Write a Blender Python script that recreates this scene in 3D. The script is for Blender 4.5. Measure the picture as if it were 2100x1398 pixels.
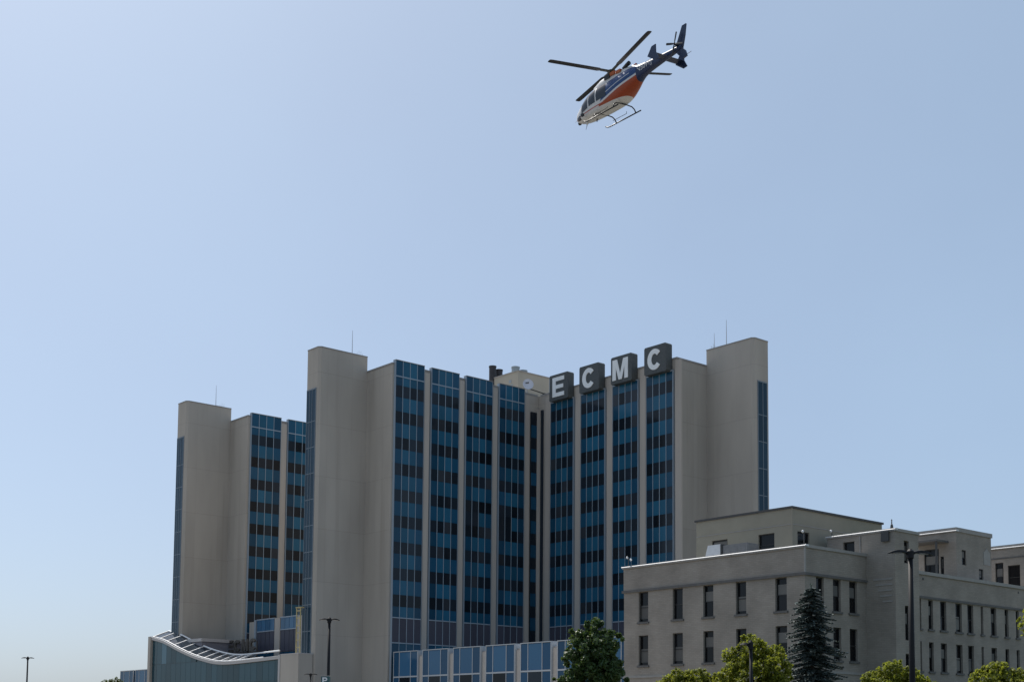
import bpy, math, random
import numpy as np
from mathutils import Matrix, Vector

# ------------------------------------------------------------------ camera, world, sun, exposure
for o in list(bpy.data.objects):
    bpy.data.objects.remove(o, do_unlink=True)
SC = bpy.context.scene
COL = SC.collection
R = math.radians

PITCH, ROLL, EYE = 0.0845359, 0.0083133, 1.7
_s, _c = math.sin(PITCH), math.cos(PITCH)
_fw, _up = Vector((0, _c, _s)), Vector((0, -_s, _c))
_sr, _cr = math.sin(ROLL), math.cos(ROLL)
_rt = Vector((1, 0, 0)) * _cr + _up * _sr
_u2 = Vector((1, 0, 0)) * -_sr + _up * _cr
cam_data = bpy.data.cameras.new('camera')
cam = bpy.data.objects.new('camera', cam_data)
COL.objects.link(cam)
cam.matrix_world = Matrix(((_rt.x, _u2.x, -_fw.x, 0), (_rt.y, _u2.y, -_fw.y, 0), (_rt.z, _u2.z, -_fw.z, EYE), (0, 0, 0, 1)))
cam_data.sensor_width = 36.0
cam_data.lens = 36.0 * 2732.5 / 2100.0
cam_data.shift_y = (1269.5 - 699.0) / 2100.0
cam_data.clip_start = 0.5
cam_data.clip_end = 20000
SC.camera = cam

SUN_AZ, SUN_EL = R(-38), R(58)          # azimuth clockwise from +Y (ahead), so ahead and to the left
sun_dir = Vector((math.sin(SUN_AZ) * math.cos(SUN_EL), math.cos(SUN_AZ) * math.cos(SUN_EL), math.sin(SUN_EL)))
world = bpy.data.worlds.new('World')
SC.world = world
world.use_nodes = True
wn = world.node_tree
wn.nodes.clear()
w_out = wn.nodes.new('ShaderNodeOutputWorld')
w_bg = wn.nodes.new('ShaderNodeBackground')
w_sky = wn.nodes.new('ShaderNodeTexSky')
w_sky.sky_type = 'NISHITA'
w_sky.sun_disc = False
w_sky.sun_elevation = SUN_EL
w_sky.sun_rotation = SUN_AZ
w_sky.altitude = 200
w_sky.air_density = 0.7
w_sky.dust_density = 2.8
w_sky.ozone_density = 1.8
w_bg.inputs['Strength'].default_value = 0.10
w_haze = wn.nodes.new('ShaderNodeMix')          # even summer haze over the whole sky
w_haze.data_type = 'RGBA'
w_haze.inputs[7].default_value = (5.2, 7.1, 9.0, 1)
w_tc = wn.nodes.new('ShaderNodeTexCoord')
w_no = wn.nodes.new('ShaderNodeTexNoise')
w_no.inputs['Scale'].default_value = 2.2
w_no.inputs['Detail'].default_value = 5.0
w_mr = wn.nodes.new('ShaderNodeMapRange')
w_mr.inputs['From Min'].default_value = 0.3
w_mr.inputs['From Max'].default_value = 0.7
w_mr.inputs['To Min'].default_value = 0.27
w_mr.inputs['To Max'].default_value = 0.40
wn.links.new(w_tc.outputs['Generated'], w_no.inputs['Vector'])
wn.links.new(w_no.outputs['Fac'], w_mr.inputs['Value'])
wn.links.new(w_mr.outputs[0], w_haze.inputs[0])
wn.links.new(w_sky.outputs[0], w_haze.inputs[6])
wn.links.new(w_haze.outputs[2], w_bg.inputs['Color'])
wn.links.new(w_bg.outputs[0], w_out.inputs['Surface'])

sun_data = bpy.data.lights.new('sun', 'SUN')
sun_data.energy = 4.4
sun_data.angle = R(0.53)
sun_data.color = (1.0, 0.95, 0.88)
sun = bpy.data.objects.new('sun', sun_data)
COL.objects.link(sun)
sun.location = (-60, 60, 150)
sun.rotation_euler = sun_dir.to_track_quat('Z', 'Y').to_euler()

SC.view_settings.view_transform = 'Standard'
SC.view_settings.look = 'None'
SC.view_settings.gamma = 1.0
SC.view_settings.exposure = 0.23
SC.view_settings.use_curve_mapping = False

# ------------------------------------------------------------------ materials
def new_mat(name):
    m = bpy.data.materials.new(name)
    m.use_nodes = True
    return m, m.node_tree, m.node_tree.nodes['Principled BSDF']

def mat(name, col, rough=0.6, metal=0.0, spec=0.5, var=0.0, scale=3.0, objvar=0.0, stretch=None, detail=4.0, bump=0.0, dirt=None):
    """plain procedural surface: base colour, noise variation, per-object variation"""
    m, nt, b = new_mat(name)
    b.inputs['Roughness'].default_value = rough
    b.inputs['Metallic'].default_value = metal
    b.inputs['Specular IOR Level'].default_value = spec
    b.inputs['Base Color'].default_value = (*col, 1)
    src = None
    tc = nt.nodes.new('ShaderNodeTexCoord')
    def noise(sc, st, det):
        n = nt.nodes.new('ShaderNodeTexNoise')
        n.inputs['Scale'].default_value = sc
        n.inputs['Detail'].default_value = det
        mp = nt.nodes.new('ShaderNodeMapping')
        mp.inputs['Scale'].default_value = st or (1, 1, 1)
        nt.links.new(tc.outputs['Object'], mp.inputs['Vector'])
        nt.links.new(mp.outputs[0], n.inputs['Vector'])
        return n
    if var > 0:
        n = noise(scale, stretch, detail)
        mr = nt.nodes.new('ShaderNodeMapRange')
        mr.inputs['From Min'].default_value = 0.3
        mr.inputs['From Max'].default_value = 0.7
        mr.inputs['To Min'].default_value = 1 - var
        mr.inputs['To Max'].default_value = 1 + var
        nt.links.new(n.outputs['Fac'], mr.inputs['Value'])
        src = mr.outputs[0]
        if bump > 0:
            bp = nt.nodes.new('ShaderNodeBump')
            bp.inputs['Strength'].default_value = bump
            bp.inputs['Distance'].default_value = 0.05
            nt.links.new(n.outputs['Fac'], bp.inputs['Height'])
            nt.links.new(bp.outputs[0], b.inputs['Normal'])
    if objvar > 0:
        oi = nt.nodes.new('ShaderNodeObjectInfo')
        mr = nt.nodes.new('ShaderNodeMapRange')
        mr.inputs['To Min'].default_value = 1 - objvar
        mr.inputs['To Max'].default_value = 1 + objvar
        nt.links.new(oi.outputs['Random'], mr.inputs['Value'])
        if src is not None:
            mu = nt.nodes.new('ShaderNodeMath'); mu.operation = 'MULTIPLY'
            nt.links.new(src, mu.inputs[0]); nt.links.new(mr.outputs[0], mu.inputs[1])
            src = mu.outputs[0]
        else:
            src = mr.outputs[0]
    if src is not None:
        mx = nt.nodes.new('ShaderNodeVectorMath'); mx.operation = 'SCALE'
        mx.inputs[0].default_value = col
        nt.links.new(src, mx.inputs['Scale'])
        last = mx.outputs[0]
        if dirt:
            n2 = noise(dirt[1], dirt[2], 5.0)
            rp = nt.nodes.new('ShaderNodeMapRange')
            rp.inputs['From Min'].default_value = 0.55
            rp.inputs['From Max'].default_value = 0.75
            rp.inputs['To Max'].default_value = dirt[3]
            nt.links.new(n2.outputs['Fac'], rp.inputs['Value'])
            mm = nt.nodes.new('ShaderNodeMix'); mm.data_type = 'RGBA'
            mm.inputs[7].default_value = (*dirt[0], 1)
            nt.links.new(rp.outputs[0], mm.inputs[0])
            nt.links.new(last, mm.inputs[6])
            last = mm.outputs[2]
        nt.links.new(last, b.inputs['Base Color'])
    return m

M = {}
M['concrete'] = mat('concrete', (0.395, 0.365, 0.325), 0.85, spec=0.2, var=0.09, scale=0.25, stretch=(1, 1, 0.25), detail=7, dirt=((0.29, 0.262, 0.228), 0.5, (1.2, 1.2, 0.05), 0.55))
M['pillar'] = mat('pillar_concrete', (0.44, 0.40, 0.355), 0.8, spec=0.2, var=0.06, scale=0.5, stretch=(1, 1, 0.12), detail=6, objvar=0.04)
def add_joints(m, dz, dx, amt):
    nt = m.node_tree; b = nt.nodes['Principled BSDF']
    src = b.inputs['Base Color'].links[0].from_socket
    tc = nt.nodes.new('ShaderNodeTexCoord'); sp = nt.nodes.new('ShaderNodeSeparateXYZ')
    nt.links.new(tc.outputs['Object'], sp.inputs[0])
    def mth(o, a, c):
        n = nt.nodes.new('ShaderNodeMath'); n.operation = o
        for i, q in enumerate((a, c)):
            if isinstance(q, (int, float)): n.inputs[i].default_value = q
            else: nt.links.new(q, n.inputs[i])
        return n.outputs[0]
    hz = mth('LESS_THAN', mth('FRACT', mth('DIVIDE', sp.outputs[2], dz), 0), .07 / dz)
    vt = mth('LESS_THAN', mth('FRACT', mth('DIVIDE', mth('ADD', sp.outputs[0], sp.outputs[1]), dx), 0), .05 / dx)
    f = mth('SUBTRACT', 1.0, mth('MULTIPLY', mth('MAXIMUM', hz, mth('MULTIPLY', vt, .6)), amt))
    # each cast panel a touch different
    fl = nt.nodes.new('ShaderNodeVectorMath'); fl.operation = 'FLOOR'
    dv = nt.nodes.new('ShaderNodeCombineXYZ')
    nt.links.new(mth('DIVIDE', mth('ADD', sp.outputs[0], sp.outputs[1]), dx), dv.inputs[0]); nt.links.new(mth('DIVIDE', sp.outputs[2], dz), dv.inputs[1])
    nt.links.new(dv.outputs[0], fl.inputs[0])
    wn_ = nt.nodes.new('ShaderNodeTexWhiteNoise'); nt.links.new(fl.outputs[0], wn_.inputs['Vector'])
    f = mth('MULTIPLY', f, mth('ADD', mth('MULTIPLY', wn_.outputs['Value'], .05), .975))
    sc = nt.nodes.new('ShaderNodeVectorMath'); sc.operation = 'SCALE'
    nt.links.new(src, sc.inputs[0]); nt.links.new(f, sc.inputs['Scale'])
    nt.links.new(sc.outputs[0], b.inputs['Base Color'])
add_joints(M['concrete'], 8.0, 4.4, .16)
M['roofing'] = mat('roofing', (0.25, 0.25, 0.25), 0.9, var=0.1, scale=0.6)
M['coping'] = mat('coping', (0.26, 0.25, 0.24), 0.6, var=0.05)
M['window_blind'] = mat('window_glass_with_blind', (0.030, 0.036, 0.044), 0.12, spec=0.16, objvar=0.4)
M['slot_frame'] = mat('slot_frame', (0.16, 0.20, 0.24), 0.5, spec=0.3)
M['slot_glass'] = mat('slot_glass', (0.010, 0.036, 0.062), 0.12, spec=0.18, objvar=0.2)
M['window'] = mat('window_glass', (0.013, 0.019, 0.027), 0.08, spec=0.2, objvar=0.6)
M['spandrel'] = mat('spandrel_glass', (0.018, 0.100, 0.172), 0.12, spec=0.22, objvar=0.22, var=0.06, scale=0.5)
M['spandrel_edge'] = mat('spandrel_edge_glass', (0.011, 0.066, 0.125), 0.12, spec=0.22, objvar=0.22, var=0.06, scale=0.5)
M['louver'] = mat('louver_panel', (0.060, 0.062, 0.085), 0.5, spec=0.3, objvar=0.12)
M['mullion'] = mat('mullion_aluminium', (0.30, 0.36, 0.42), 0.45, metal=0.2, spec=0.4)
M['rail'] = mat('white_rail', (0.46, 0.48, 0.50), 0.5)
M['sign_box'] = mat('sign_box', (0.075, 0.083, 0.084), 0.55, spec=0.3, var=0.12)
M['sign_letter'] = mat('sign_letter', (0.80, 0.82, 0.82), 0.6, spec=0.3, var=0.05, scale=0.6)
M['tan'] = mat('tan_stucco', (0.40, 0.37, 0.31), 0.9, spec=0.2, var=0.05, scale=0.4)
M['brown_letter'] = mat('brown_letter', (0.075, 0.065, 0.055), 0.6, var=0.1)
M['dark_stack'] = mat('dark_stack', (0.03, 0.028, 0.032), 0.6, var=0.25, scale=1.2)
M['galvanised'] = mat('galvanised', (0.32, 0.36, 0.38), 0.5, metal=0.4, var=0.1)
M['dish'] = mat('dish_white', (0.62, 0.63, 0.70), 0.5, var=0.04)
M['antenna'] = mat('antenna_grey', (0.35, 0.37, 0.40), 0.5)
M['black_metal'] = mat('black_metal', (0.010, 0.010, 0.011), 0.55, spec=0.22, var=0.1)
M['lens'] = mat('lamp_lens', (0.25, 0.25, 0.24), 0.3)
M['teal'] = mat('teal_sign', (0.02, 0.085, 0.095), 0.5)
M['white'] = mat('white_paint', (0.75, 0.76, 0.77), 0.5)
M['yellow'] = mat('yellow_steel', (0.42, 0.35, 0.17), 0.6, var=0.25)
M['atrium_glass'] = mat('atrium_glass', (0.026, 0.070, 0.092), 0.10, spec=0.2, objvar=0.25)
M['atrium_light'] = mat('atrium_light_glass', (0.05, 0.13, 0.18), 0.10, spec=0.3)
M['fascia'] = mat('fascia_metal', (0.40, 0.385, 0.38), 0.5, var=0.04)
M['white_steel'] = mat('white_steel', (0.80, 0.80, 0.80), 0.45)
M['grey_screen'] = mat('grey_screen', (0.17, 0.17, 0.20), 0.7, var=0.06)
M['podium_glass'] = mat('podium_glass', (0.040, 0.125, 0.23), 0.10, spec=0.25, objvar=0.18)
M['podium_dark'] = mat('podium_dark_glass', (0.015, 0.070, 0.145), 0.10, spec=0.25, objvar=0.18)
M['podium_pillar'] = mat('podium_pillar', (0.50, 0.455, 0.41), 0.8, spec=0.2, var=0.06)
M['olive'] = mat('olive_cladding', (0.285, 0.262, 0.208), 0.85, spec=0.2, var=0.05, scale=0.8, objvar=0.02)
M['dark_trim'] = mat('dark_trim', (0.05, 0.05, 0.05), 0.6)
M['stone_trim'] = mat('stone_trim', (0.30, 0.285, 0.265), 0.8, var=0.08, scale=2)
M['dark_stone'] = mat('dark_stone', (0.115, 0.11, 0.105), 0.8, var=0.12, scale=2)
M['flashing'] = mat('flashing', (0.62, 0.62, 0.62), 0.5, metal=0.0, var=0.05)
M['old_glass'] = mat('old_window_glass', (0.010, 0.010, 0.011), 0.15, spec=0.25, objvar=0.5)
M['blind'] = mat('window_blind', (0.13, 0.125, 0.115), 0.7, objvar=0.35)
M['old_frame'] = mat('old_window_frame', (0.02, 0.02, 0.02), 0.6)
M['ac_white'] = mat('ac_white', (0.60, 0.61, 0.62), 0.5, var=0.06)
M['ac_grey'] = mat('ac_grey', (0.17, 0.17, 0.17), 0.6, var=0.1)
M['added_lawn'] = mat('added_lawn', (0.045, 0.065, 0.022), 0.95, var=0.3, scale=2.5, detail=8)
M['asphalt'] = mat('asphalt', (0.05, 0.05, 0.052), 0.9, var=0.2, scale=1.5, detail=8)
M['kerb'] = mat('kerb_concrete', (0.38, 0.37, 0.35), 0.85, var=0.1)
M['bounce_ground'] = mat('pale_bounce_ground', (0.25, 0.223, 0.183), 0.95, var=0.12, scale=0.08, detail=8)
M['paint'] = mat('road_paint', (0.7, 0.7, 0.68), 0.7, var=0.1)
M['bark'] = mat('bark', (0.06, 0.045, 0.033), 0.9, var=0.3, scale=8, stretch=(1, 1, .2))
M['frosted'] = mat('frosted_dome', (0.7, 0.7, 0.7), 0.4)

def brick_mat():
    m, nt, b = new_mat('painted_brick')
    tc = nt.nodes.new('ShaderNodeTexCoord')
    sp = nt.nodes.new('ShaderNodeSeparateXYZ'); nt.links.new(tc.outputs['Object'], sp.inputs[0])
    ad = nt.nodes.new('ShaderNodeMath'); ad.operation = 'ADD'
    nt.links.new(sp.outputs[0], ad.inputs[0]); nt.links.new(sp.outputs[1], ad.inputs[1])
    cb = nt.nodes.new('ShaderNodeCombineXYZ')
    nt.links.new(ad.outputs[0], cb.inputs[0]); nt.links.new(sp.outputs[2], cb.inputs[1])
    br = nt.nodes.new('ShaderNodeTexBrick')
    br.inputs['Color1'].default_value = (0.312, 0.278, 0.24, 1)
    br.inputs['Color2'].default_value = (0.28, 0.249, 0.215, 1)
    br.inputs['Mortar'].default_value = (0.246, 0.219, 0.189, 1)
    br.inputs['Scale'].default_value = 1.0
    br.inputs['Brick Width'].default_value = 0.42
    br.inputs['Row Height'].default_value = 0.135
    br.inputs['Mortar Size'].default_value = 0.012
    br.inputs['Mortar Smooth'].default_value = 0.3
    nt.links.new(cb.outputs[0], br.inputs['Vector'])
    n = nt.nodes.new('ShaderNodeTexNoise'); n.inputs['Scale'].default_value = 0.45; n.inputs['Detail'].default_value = 7
    nt.links.new(tc.outputs['Object'], n.inputs['Vector'])
    mr = nt.nodes.new('ShaderNodeMapRange')
    mr.inputs['From Min'].default_value = .3; mr.inputs['From Max'].default_value = .7
    mr.inputs['To Min'].default_value = .84; mr.inputs['To Max'].default_value = 1.14
    nt.links.new(n.outputs['Fac'], mr.inputs['Value'])
    sc = nt.nodes.new('ShaderNodeVectorMath'); sc.operation = 'SCALE'
    nt.links.new(br.outputs['Color'], sc.inputs[0]); nt.links.new(mr.outputs[0], sc.inputs['Scale'])
    nt.links.new(sc.outputs[0], b.inputs['Base Color'])
    bp = nt.nodes.new('ShaderNodeBump'); bp.inputs['Strength'].default_value = .35; bp.inputs['Distance'].default_value = .02
    iv = nt.nodes.new('ShaderNodeMath'); iv.operation = 'SUBTRACT'; iv.inputs[0].default_value = 1
    nt.links.new(br.outputs['Fac'], iv.inputs[1]); nt.links.new(iv.outputs[0], bp.inputs['Height'])
    nt.links.new(bp.outputs[0], b.inputs['Normal'])
    b.inputs['Roughness'].default_value = .85
    b.inputs['Specular IOR Level'].default_value = .25
    return m
M['brick'] = brick_mat()

def leaf_mat(name, c1, c2, trans, rough=0.45, spec=0.4, tw=0.35):
    m, nt, b = new_mat(name)
    out = nt.nodes['Material Output']
    geo = nt.nodes.new('ShaderNodeNewGeometry')
    mx = nt.nodes.new('ShaderNodeMix'); mx.data_type = 'RGBA'
    mx.inputs[6].default_value = (*c1, 1); mx.inputs[7].default_value = (*c2, 1)
    nt.links.new(geo.outputs['Random Per Island'], mx.inputs[0])
    nt.links.new(mx.outputs[2], b.inputs['Base Color'])
    b.inputs['Roughness'].default_value = rough
    b.inputs['Specular IOR Level'].default_value = spec
    if tw > 0:
        tr = nt.nodes.new('ShaderNodeBsdfTranslucent'); tr.inputs['Color'].default_value = (*trans, 1)
        ms = nt.nodes.new('ShaderNodeMixShader'); ms.inputs[0].default_value = tw
        nt.links.new(b.outputs[0], ms.inputs[1]); nt.links.new(tr.outputs[0], ms.inputs[2])
        nt.links.new(ms.outputs[0], out.inputs['Surface'])
    return m
M['leaf_dark'] = leaf_mat('dark_leaf', (0.020, 0.046, 0.012), (0.062, 0.105, 0.026), (0.13, 0.20, 0.03), 0.42, 0.35, 0.22)
M['leaf_lime'] = leaf_mat('lime_leaf', (0.065, 0.088, 0.010), (0.18, 0.185, 0.022), (0.36, 0.40, 0.04), 0.5, 0.2, 0.42)
M['leaf_far'] = leaf_mat('far_leaf', (0.04, 0.06, 0.02), (0.07, 0.09, 0.03), (0.12, 0.16, 0.03), 0.5, 0.3, 0.3)
M['needle'] = leaf_mat('spruce_needle', (0.070, 0.098, 0.090), (0.165, 0.20, 0.19), (0, 0, 0), 0.6, 0.3, 0.0)

# ------------------------------------------------------------------ mesh helpers
class MB:
    def __init__(s): s.v = []; s.f = []
    def add(s, v, f):
        n = len(s.v); s.v += [tuple(p) for p in v]; s.f += [tuple(i + n for i in q) for q in f]
        return s
    def box(s, x0, x1, y0, y1, z0, z1):
        v = [(x, y, z) for z in (z0, z1) for x, y in ((x0, y0), (x1, y0), (x1, y1), (x0, y1))]
        return s.add(v, [(3, 2, 1, 0), (4, 5, 6, 7), (0, 1, 5, 4), (1, 2, 6, 5), (2, 3, 7, 6), (3, 0, 4, 7)])
    def prism(s, poly, z0, z1):
        n = len(poly)
        v = [(x, y, z0) for x, y in poly] + [(x, y, z1) for x, y in poly]
        return s.add(v, [tuple(range(n - 1, -1, -1)), tuple(range(n, 2 * n))] + [(i, (i + 1) % n, n + (i + 1) % n, n + i) for i in range(n)])
    def slab(s, poly, fn0, fn1):
        """polygon (u,v) lifted by two point functions (back and front of a slab)"""
        n = len(poly)
        v = [fn0(*p) for p in poly] + [fn1(*p) for p in poly]
        return s.add(v, [tuple(range(n - 1, -1, -1)), tuple(range(n, 2 * n))] + [(i, (i + 1) % n, n + (i + 1) % n, n + i) for i in range(n)])
    def tube(s, path, r, n=8, caps=True):
        path = [Vector(p) for p in path]
        rs = r if isinstance(r, (list, tuple)) else [r] * len(path)
        base = len(s.v); prev = None
        for i, p in enumerate(path):
            d = (path[min(i + 1, len(path) - 1)] - path[max(i - 1, 0)]).normalized()
            ref = Vector((0, 0, 1)) if abs(d.z) < .9 else Vector((1, 0, 0))
            if prev is not None: ref = prev
            a = (ref - d * ref.dot(d)).normalized(); prev = a
            b = d.cross(a)
            for k in range(n):
                t = 2 * math.pi * k / n
                s.v.append(tuple(p + a * math.cos(t) * rs[i] + b * math.sin(t) * rs[i]))
        for i in range(len(path) - 1):
            for k in range(n):
                k2 = (k + 1) % n
                s.f.append((base + i * n + k, base + i * n + k2, base + (i + 1) * n + k2, base + (i + 1) * n + k))
        if caps:
            s.f.append(tuple(base + k for k in range(n - 1, -1, -1)))
            s.f.append(tuple(base + (len(path) - 1) * n + k for k in range(n)))
        return s
    def lathe(s, prof, c=(0, 0, 0), n=20, closed=True):
        base = len(s.v)
        for r, z in prof:
            for k in range(n):
                t = 2 * math.pi * k / n
                s.v.append((c[0] + r * math.cos(t), c[1] + r * math.sin(t), c[2] + z))
        for i in range(len(prof) - 1):
            for k in range(n):
                k2 = (k + 1) % n
                s.f.append((base + i * n + k, base + i * n + k2, base + (i + 1) * n + k2, base + (i + 1) * n + k))
        if closed:
            s.f.append(tuple(base + k for k in range(n - 1, -1, -1)))
            s.f.append(tuple(base + (len(prof) - 1) * n + k for k in range(n)))
        return s
    def mesh(s, name, m, smooth=False):
        me = bpy.data.meshes.new(name)
        me.from_pydata(s.v, [], s.f)
        if m is not None: me.materials.append(m)
        if smooth: me.polygons.foreach_set('use_smooth', [True] * len(me.polygons))
        me.update()
        return me
    def build(s, name, m, parent=None, loc=(0, 0, 0), rz=0, smooth=False):
        return link(name, s.mesh(name, m, smooth), parent, loc, rz)

def link(name, me, parent=None, loc=(0, 0, 0), rz=0):
    o = bpy.data.objects.new(name, me)
    COL.objects.link(o)
    o.parent = parent
    o.location = loc
    o.rotation_euler = (0, 0, rz)
    return o

def thing(name, label, cat, loc=(0, 0, 0), rz=0, group=None):
    o = bpy.data.objects.new(name, None)
    COL.objects.link(o)
    o.location = loc; o.rotation_euler = (0, 0, rz)
    o.empty_display_size = 0.5
    return tag(o, label, cat, group)

def tag(o, label, cat, group=None):
    o['label'] = label; o['category'] = cat
    if group: o['group'] = group
    return o

def struct(o):
    o['kind'] = 'structure'
    return o

_box_cache = {}
def box_mesh(name, m, x0, x1, y0, y1, z0, z1):
    k = (m.name, round(x0, 3), round(x1, 3), round(y0, 3), round(y1, 3), round(z0, 3), round(z1, 3))
    if k not in _box_cache:
        _box_cache[k] = MB().box(x0, x1, y0, y1, z0, z1).mesh(name, m)
    return _box_cache[k]

# building grid: every building shares two axes, A (to the right and away) and B (to the left and away)
YAW = math.pi / 2 - 0.8651036
_A = Vector((math.cos(YAW), math.sin(YAW), 0)); _B = Vector((-math.sin(YAW), math.cos(YAW), 0))
def AB(a, b, z=0): return _A * a + _B * b + Vector((0, 0, z))

# ------------------------------------------------------------------ ground
g = MB()
g.add([(-6000, -3000, 0), (6000, -3000, 0), (6000, 9000, 0), (-6000, 9000, 0)], [(0, 1, 2, 3)])
struct(g.build('ground', M['bounce_ground']))  # unseen surface, made pale so light bouncing off it fills the walls
g = MB(); g.add([(-95, -40, .012), (60, -40, .012), (60, 56, .012), (-95, 120, .012)], [(0, 1, 2, 3)])
struct(g.build('parking_lot', M['asphalt']))
k = MB()
d = Vector((60 + 95, 56 - 120, 0)); n_ = Vector((-d.y, d.x, 0)).normalized() * .18
p0, p1 = Vector((-95, 120, 0)), Vector((60, 56, 0))
v = [p0, p1, p1 + n_, p0 + n_]
k.add([(*q.xy, 0.0) for q in v] + [(*q.xy, .14) for q in v], [(3, 2, 1, 0), (4, 5, 6, 7), (0, 1, 5, 4), (1, 2, 6, 5), (2, 3, 7, 6), (3, 0, 4, 7)])
struct(k.build('kerb', M['kerb']))
lw = MB()  # unseen grass sheet, added to cut light bounced onto the right brick faces
lw.add([tuple(AB(a, b, .02)) for a, b in ((66, 12), (190, 12), (190, 62.3), (85.4, 62.3), (85.4, 58.9), (77.5, 58.9), (77.5, 64), (66, 64))], [tuple(range(8))])
struct(lw.build('added_lawn', M['added_lawn']))
mk = MB()
for i in range(16):
    x = -44 + i * 2.7
    mk.add([(x, 18, .017), (x + .1, 18, .017), (x + .1, 23, .017), (x, 23, .017)], [(0, 1, 2, 3)])
mo = struct(mk.build('parking_markings', M['paint']))

# ------------------------------------------------------------------ hospital tower with the sign
ROOT_T = (115.0, 163.15)
tower = thing('hospital_tower', 'tall concrete hospital tower with blue glass bays and ECMC roof sign', 'building', AB(*ROOT_T), YAW)

PW, PGAP = 5.40, 6.87       # glass bay width, bay pitch
FLOOR = 4.0
def bay(parent, loc, rz, seed, width=PW, cap=True, odd=(), cols=4, zlow=0.0):
    """one bay of curtain wall: x along the wall, y into the building, z up; proud of the concrete"""
    rnd = random.Random(seed)
    w = width / cols
    top = 58.13 if cap else 55.75
    fr = MB()
    fr.box(0, width, 0.09, 0.62, zlow, top - .05)                   # body behind the panes
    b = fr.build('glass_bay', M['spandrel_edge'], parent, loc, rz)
    for i in range(cols + 1):                                       # verticals
        t = .045 if 0 < i < cols else .03
        link('mullion', box_mesh('mullion', M['mullion'], -t, t, -.05, .09, zlow, top), b, (i * w, 0, 0))
    for z in ([55.62] if cap else [55.66]) + [18.74, 14.95]:
        link('transom_rail', box_mesh('transom_rail', M['mullion'], -.02, width + .02, -.075, .085, -.07, .09), b, (0, 0, z))
    if cap: link('cap_rail', box_mesh('cap_rail', M['coping'], -.045, width + .045, -.08, .66, -.05, .06), b, (0, 0, 58.11))
    for x in (-.0485, width + .0485):
        link('side_trim', box_mesh('side_trim', M['mullion'], -.0165, .0165, 0, .6, zlow, top - .06), b, (x, 0, 0))
    def pane(name, m, c, z0, z1, y=0.0):
        me = box_mesh(name, m, -w / 2 + .047, w / 2 - .047, 0, .085, 0, round(z1 - z0, 3))
        return link(name, me, b, ((c + .5) * w, y, z0))
    for c in range(cols):
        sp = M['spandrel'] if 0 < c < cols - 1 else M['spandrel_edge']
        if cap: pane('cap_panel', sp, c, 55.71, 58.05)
        pane('top_panel', sp, c, 54.24, 55.54)
        for kf in range(9):
            zt = 54.22 - kf * FLOOR
            hgt = 1.78
            pane('window_pane', M['window_blind' if rnd.random() < .16 else 'window'], c, zt - hgt, zt)
            if kf == 8: pane('spandrel_panel', sp, c, 18.83, zt - hgt - .02)
            else:
                pane('spandrel_panel', M['window'] if (kf, c) in odd else sp, c, zt - FLOOR + .02, zt - hgt - .02)
        pane('louver_panel', M['louver'], c, 15.04, 18.67)
        pane('base_panel', sp, c, 10.2, 14.88)
    return b

def stair(parent, x0, x1, y0, y1, face, name_m='concrete'):
    """blank concrete stair shaft with a tall glazed slot in its outer end"""
    H_ = 59.9; ch = .38
    s = MB()
    if face == 'x':    # slot in the face at x0
        s.prism([(x0 + ch, y0), (x1, y0), (x1, y1), (x0 + ch, y1), (x0, y1 - ch), (x0, y0 + ch)], 0, H_)
    else:              # slot in the face at y0
        s.prism([(x0 + ch, y0), (x1 - ch, y0), (x1, y0 + ch), (x1, y1), (x0, y1), (x0, y0 + ch)], 0, H_)
    o = s.build('stair_shaft', M['concrete'], parent)
    cp = MB()
    if face == 'x': cp.prism([(x0 + ch - .01, y0 - .06), (x1 + .01, y0 - .06), (x1 + .01, y1 + .06), (x0 + ch - .01, y1 + .06), (x0 - .06, y1 - ch), (x0 - .06, y0 + ch)], H_ - .02, H_ + .14)
    else: cp.prism([(x0 + ch, y0 - .06), (x1 - ch, y0 - .06), (x1 + .06, y0 + ch), (x1 + .06, y1 + .01), (x0 - .06, y1 + .01), (x0 - .06, y0 + ch)], H_ - .02, H_ + .14)
    cp.build('coping', M['coping'], o)
    fr = MB(); gl = []
    if face == 'x':
        g0, g1 = y0 + .72, y1 - .55
        fr.box(x0 - .10, x0 + .02, g0 - .10, g0, 4, 53.6); fr.box(x0 - .10, x0 + .02, g1, g1 + .10, 4, 53.6)
        fr.box(x0 - .10, x0 + .02, g0 + .9, g0 + .98, 4, 53.5); fr.box(x0 - .10, x0 + .02, g0 + 1.6, g0 + 1.68, 4, 53.5)
        fr.box(x0 - .11, x0 + .02, g0 - .1, g1 + .1, 53.5, 53.68)
        for i in range(12):
            z0 = 52.55 - i * FLOOR
            gl.append((x0 - .055, x0 + .02, g0 + .001, g1 - .001, max(4.2, z0 - 3.92), z0 + (.94 if i == 0 else 0)))
            fr.box(x0 - .08, x0 + .02, g0, g1, z0 - FLOOR, z0 - FLOOR + .1)
    else:
        g0, g1 = x0 + .95, x1 - .80
        fr.box(g0 - .10, g0, y0 - .10, y0 + .02, 4, 53.6); fr.box(g1, g1 + .10, y0 - .10, y0 + .02, 4, 53.6)
        fr.box(g0 + 1.0, g0 + 1.1, y0 - .10, y0 + .02, 4, 53.5)
        fr.box(g0 - .1, g1 + .1, y0 - .11, y0 + .02, 53.5, 53.68)
        for i in range(12):
            z0 = 52.55 - i * FLOOR
            gl.append((g0 + .001, g1 - .001, y0 - .055, y0 + .02, max(4.2, z0 - 3.92), z0 + (.94 if i == 0 else 0)))
            fr.box(g0, g1, y0 - .08, y0 + .02, z0 - FLOOR, z0 - FLOOR + .1)
    fr.build('slot_frame', M['slot_frame'], o)
    for q in gl: MB().box(*q).build('slot_pane', M['slot_glass'], o)
    return o

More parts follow.
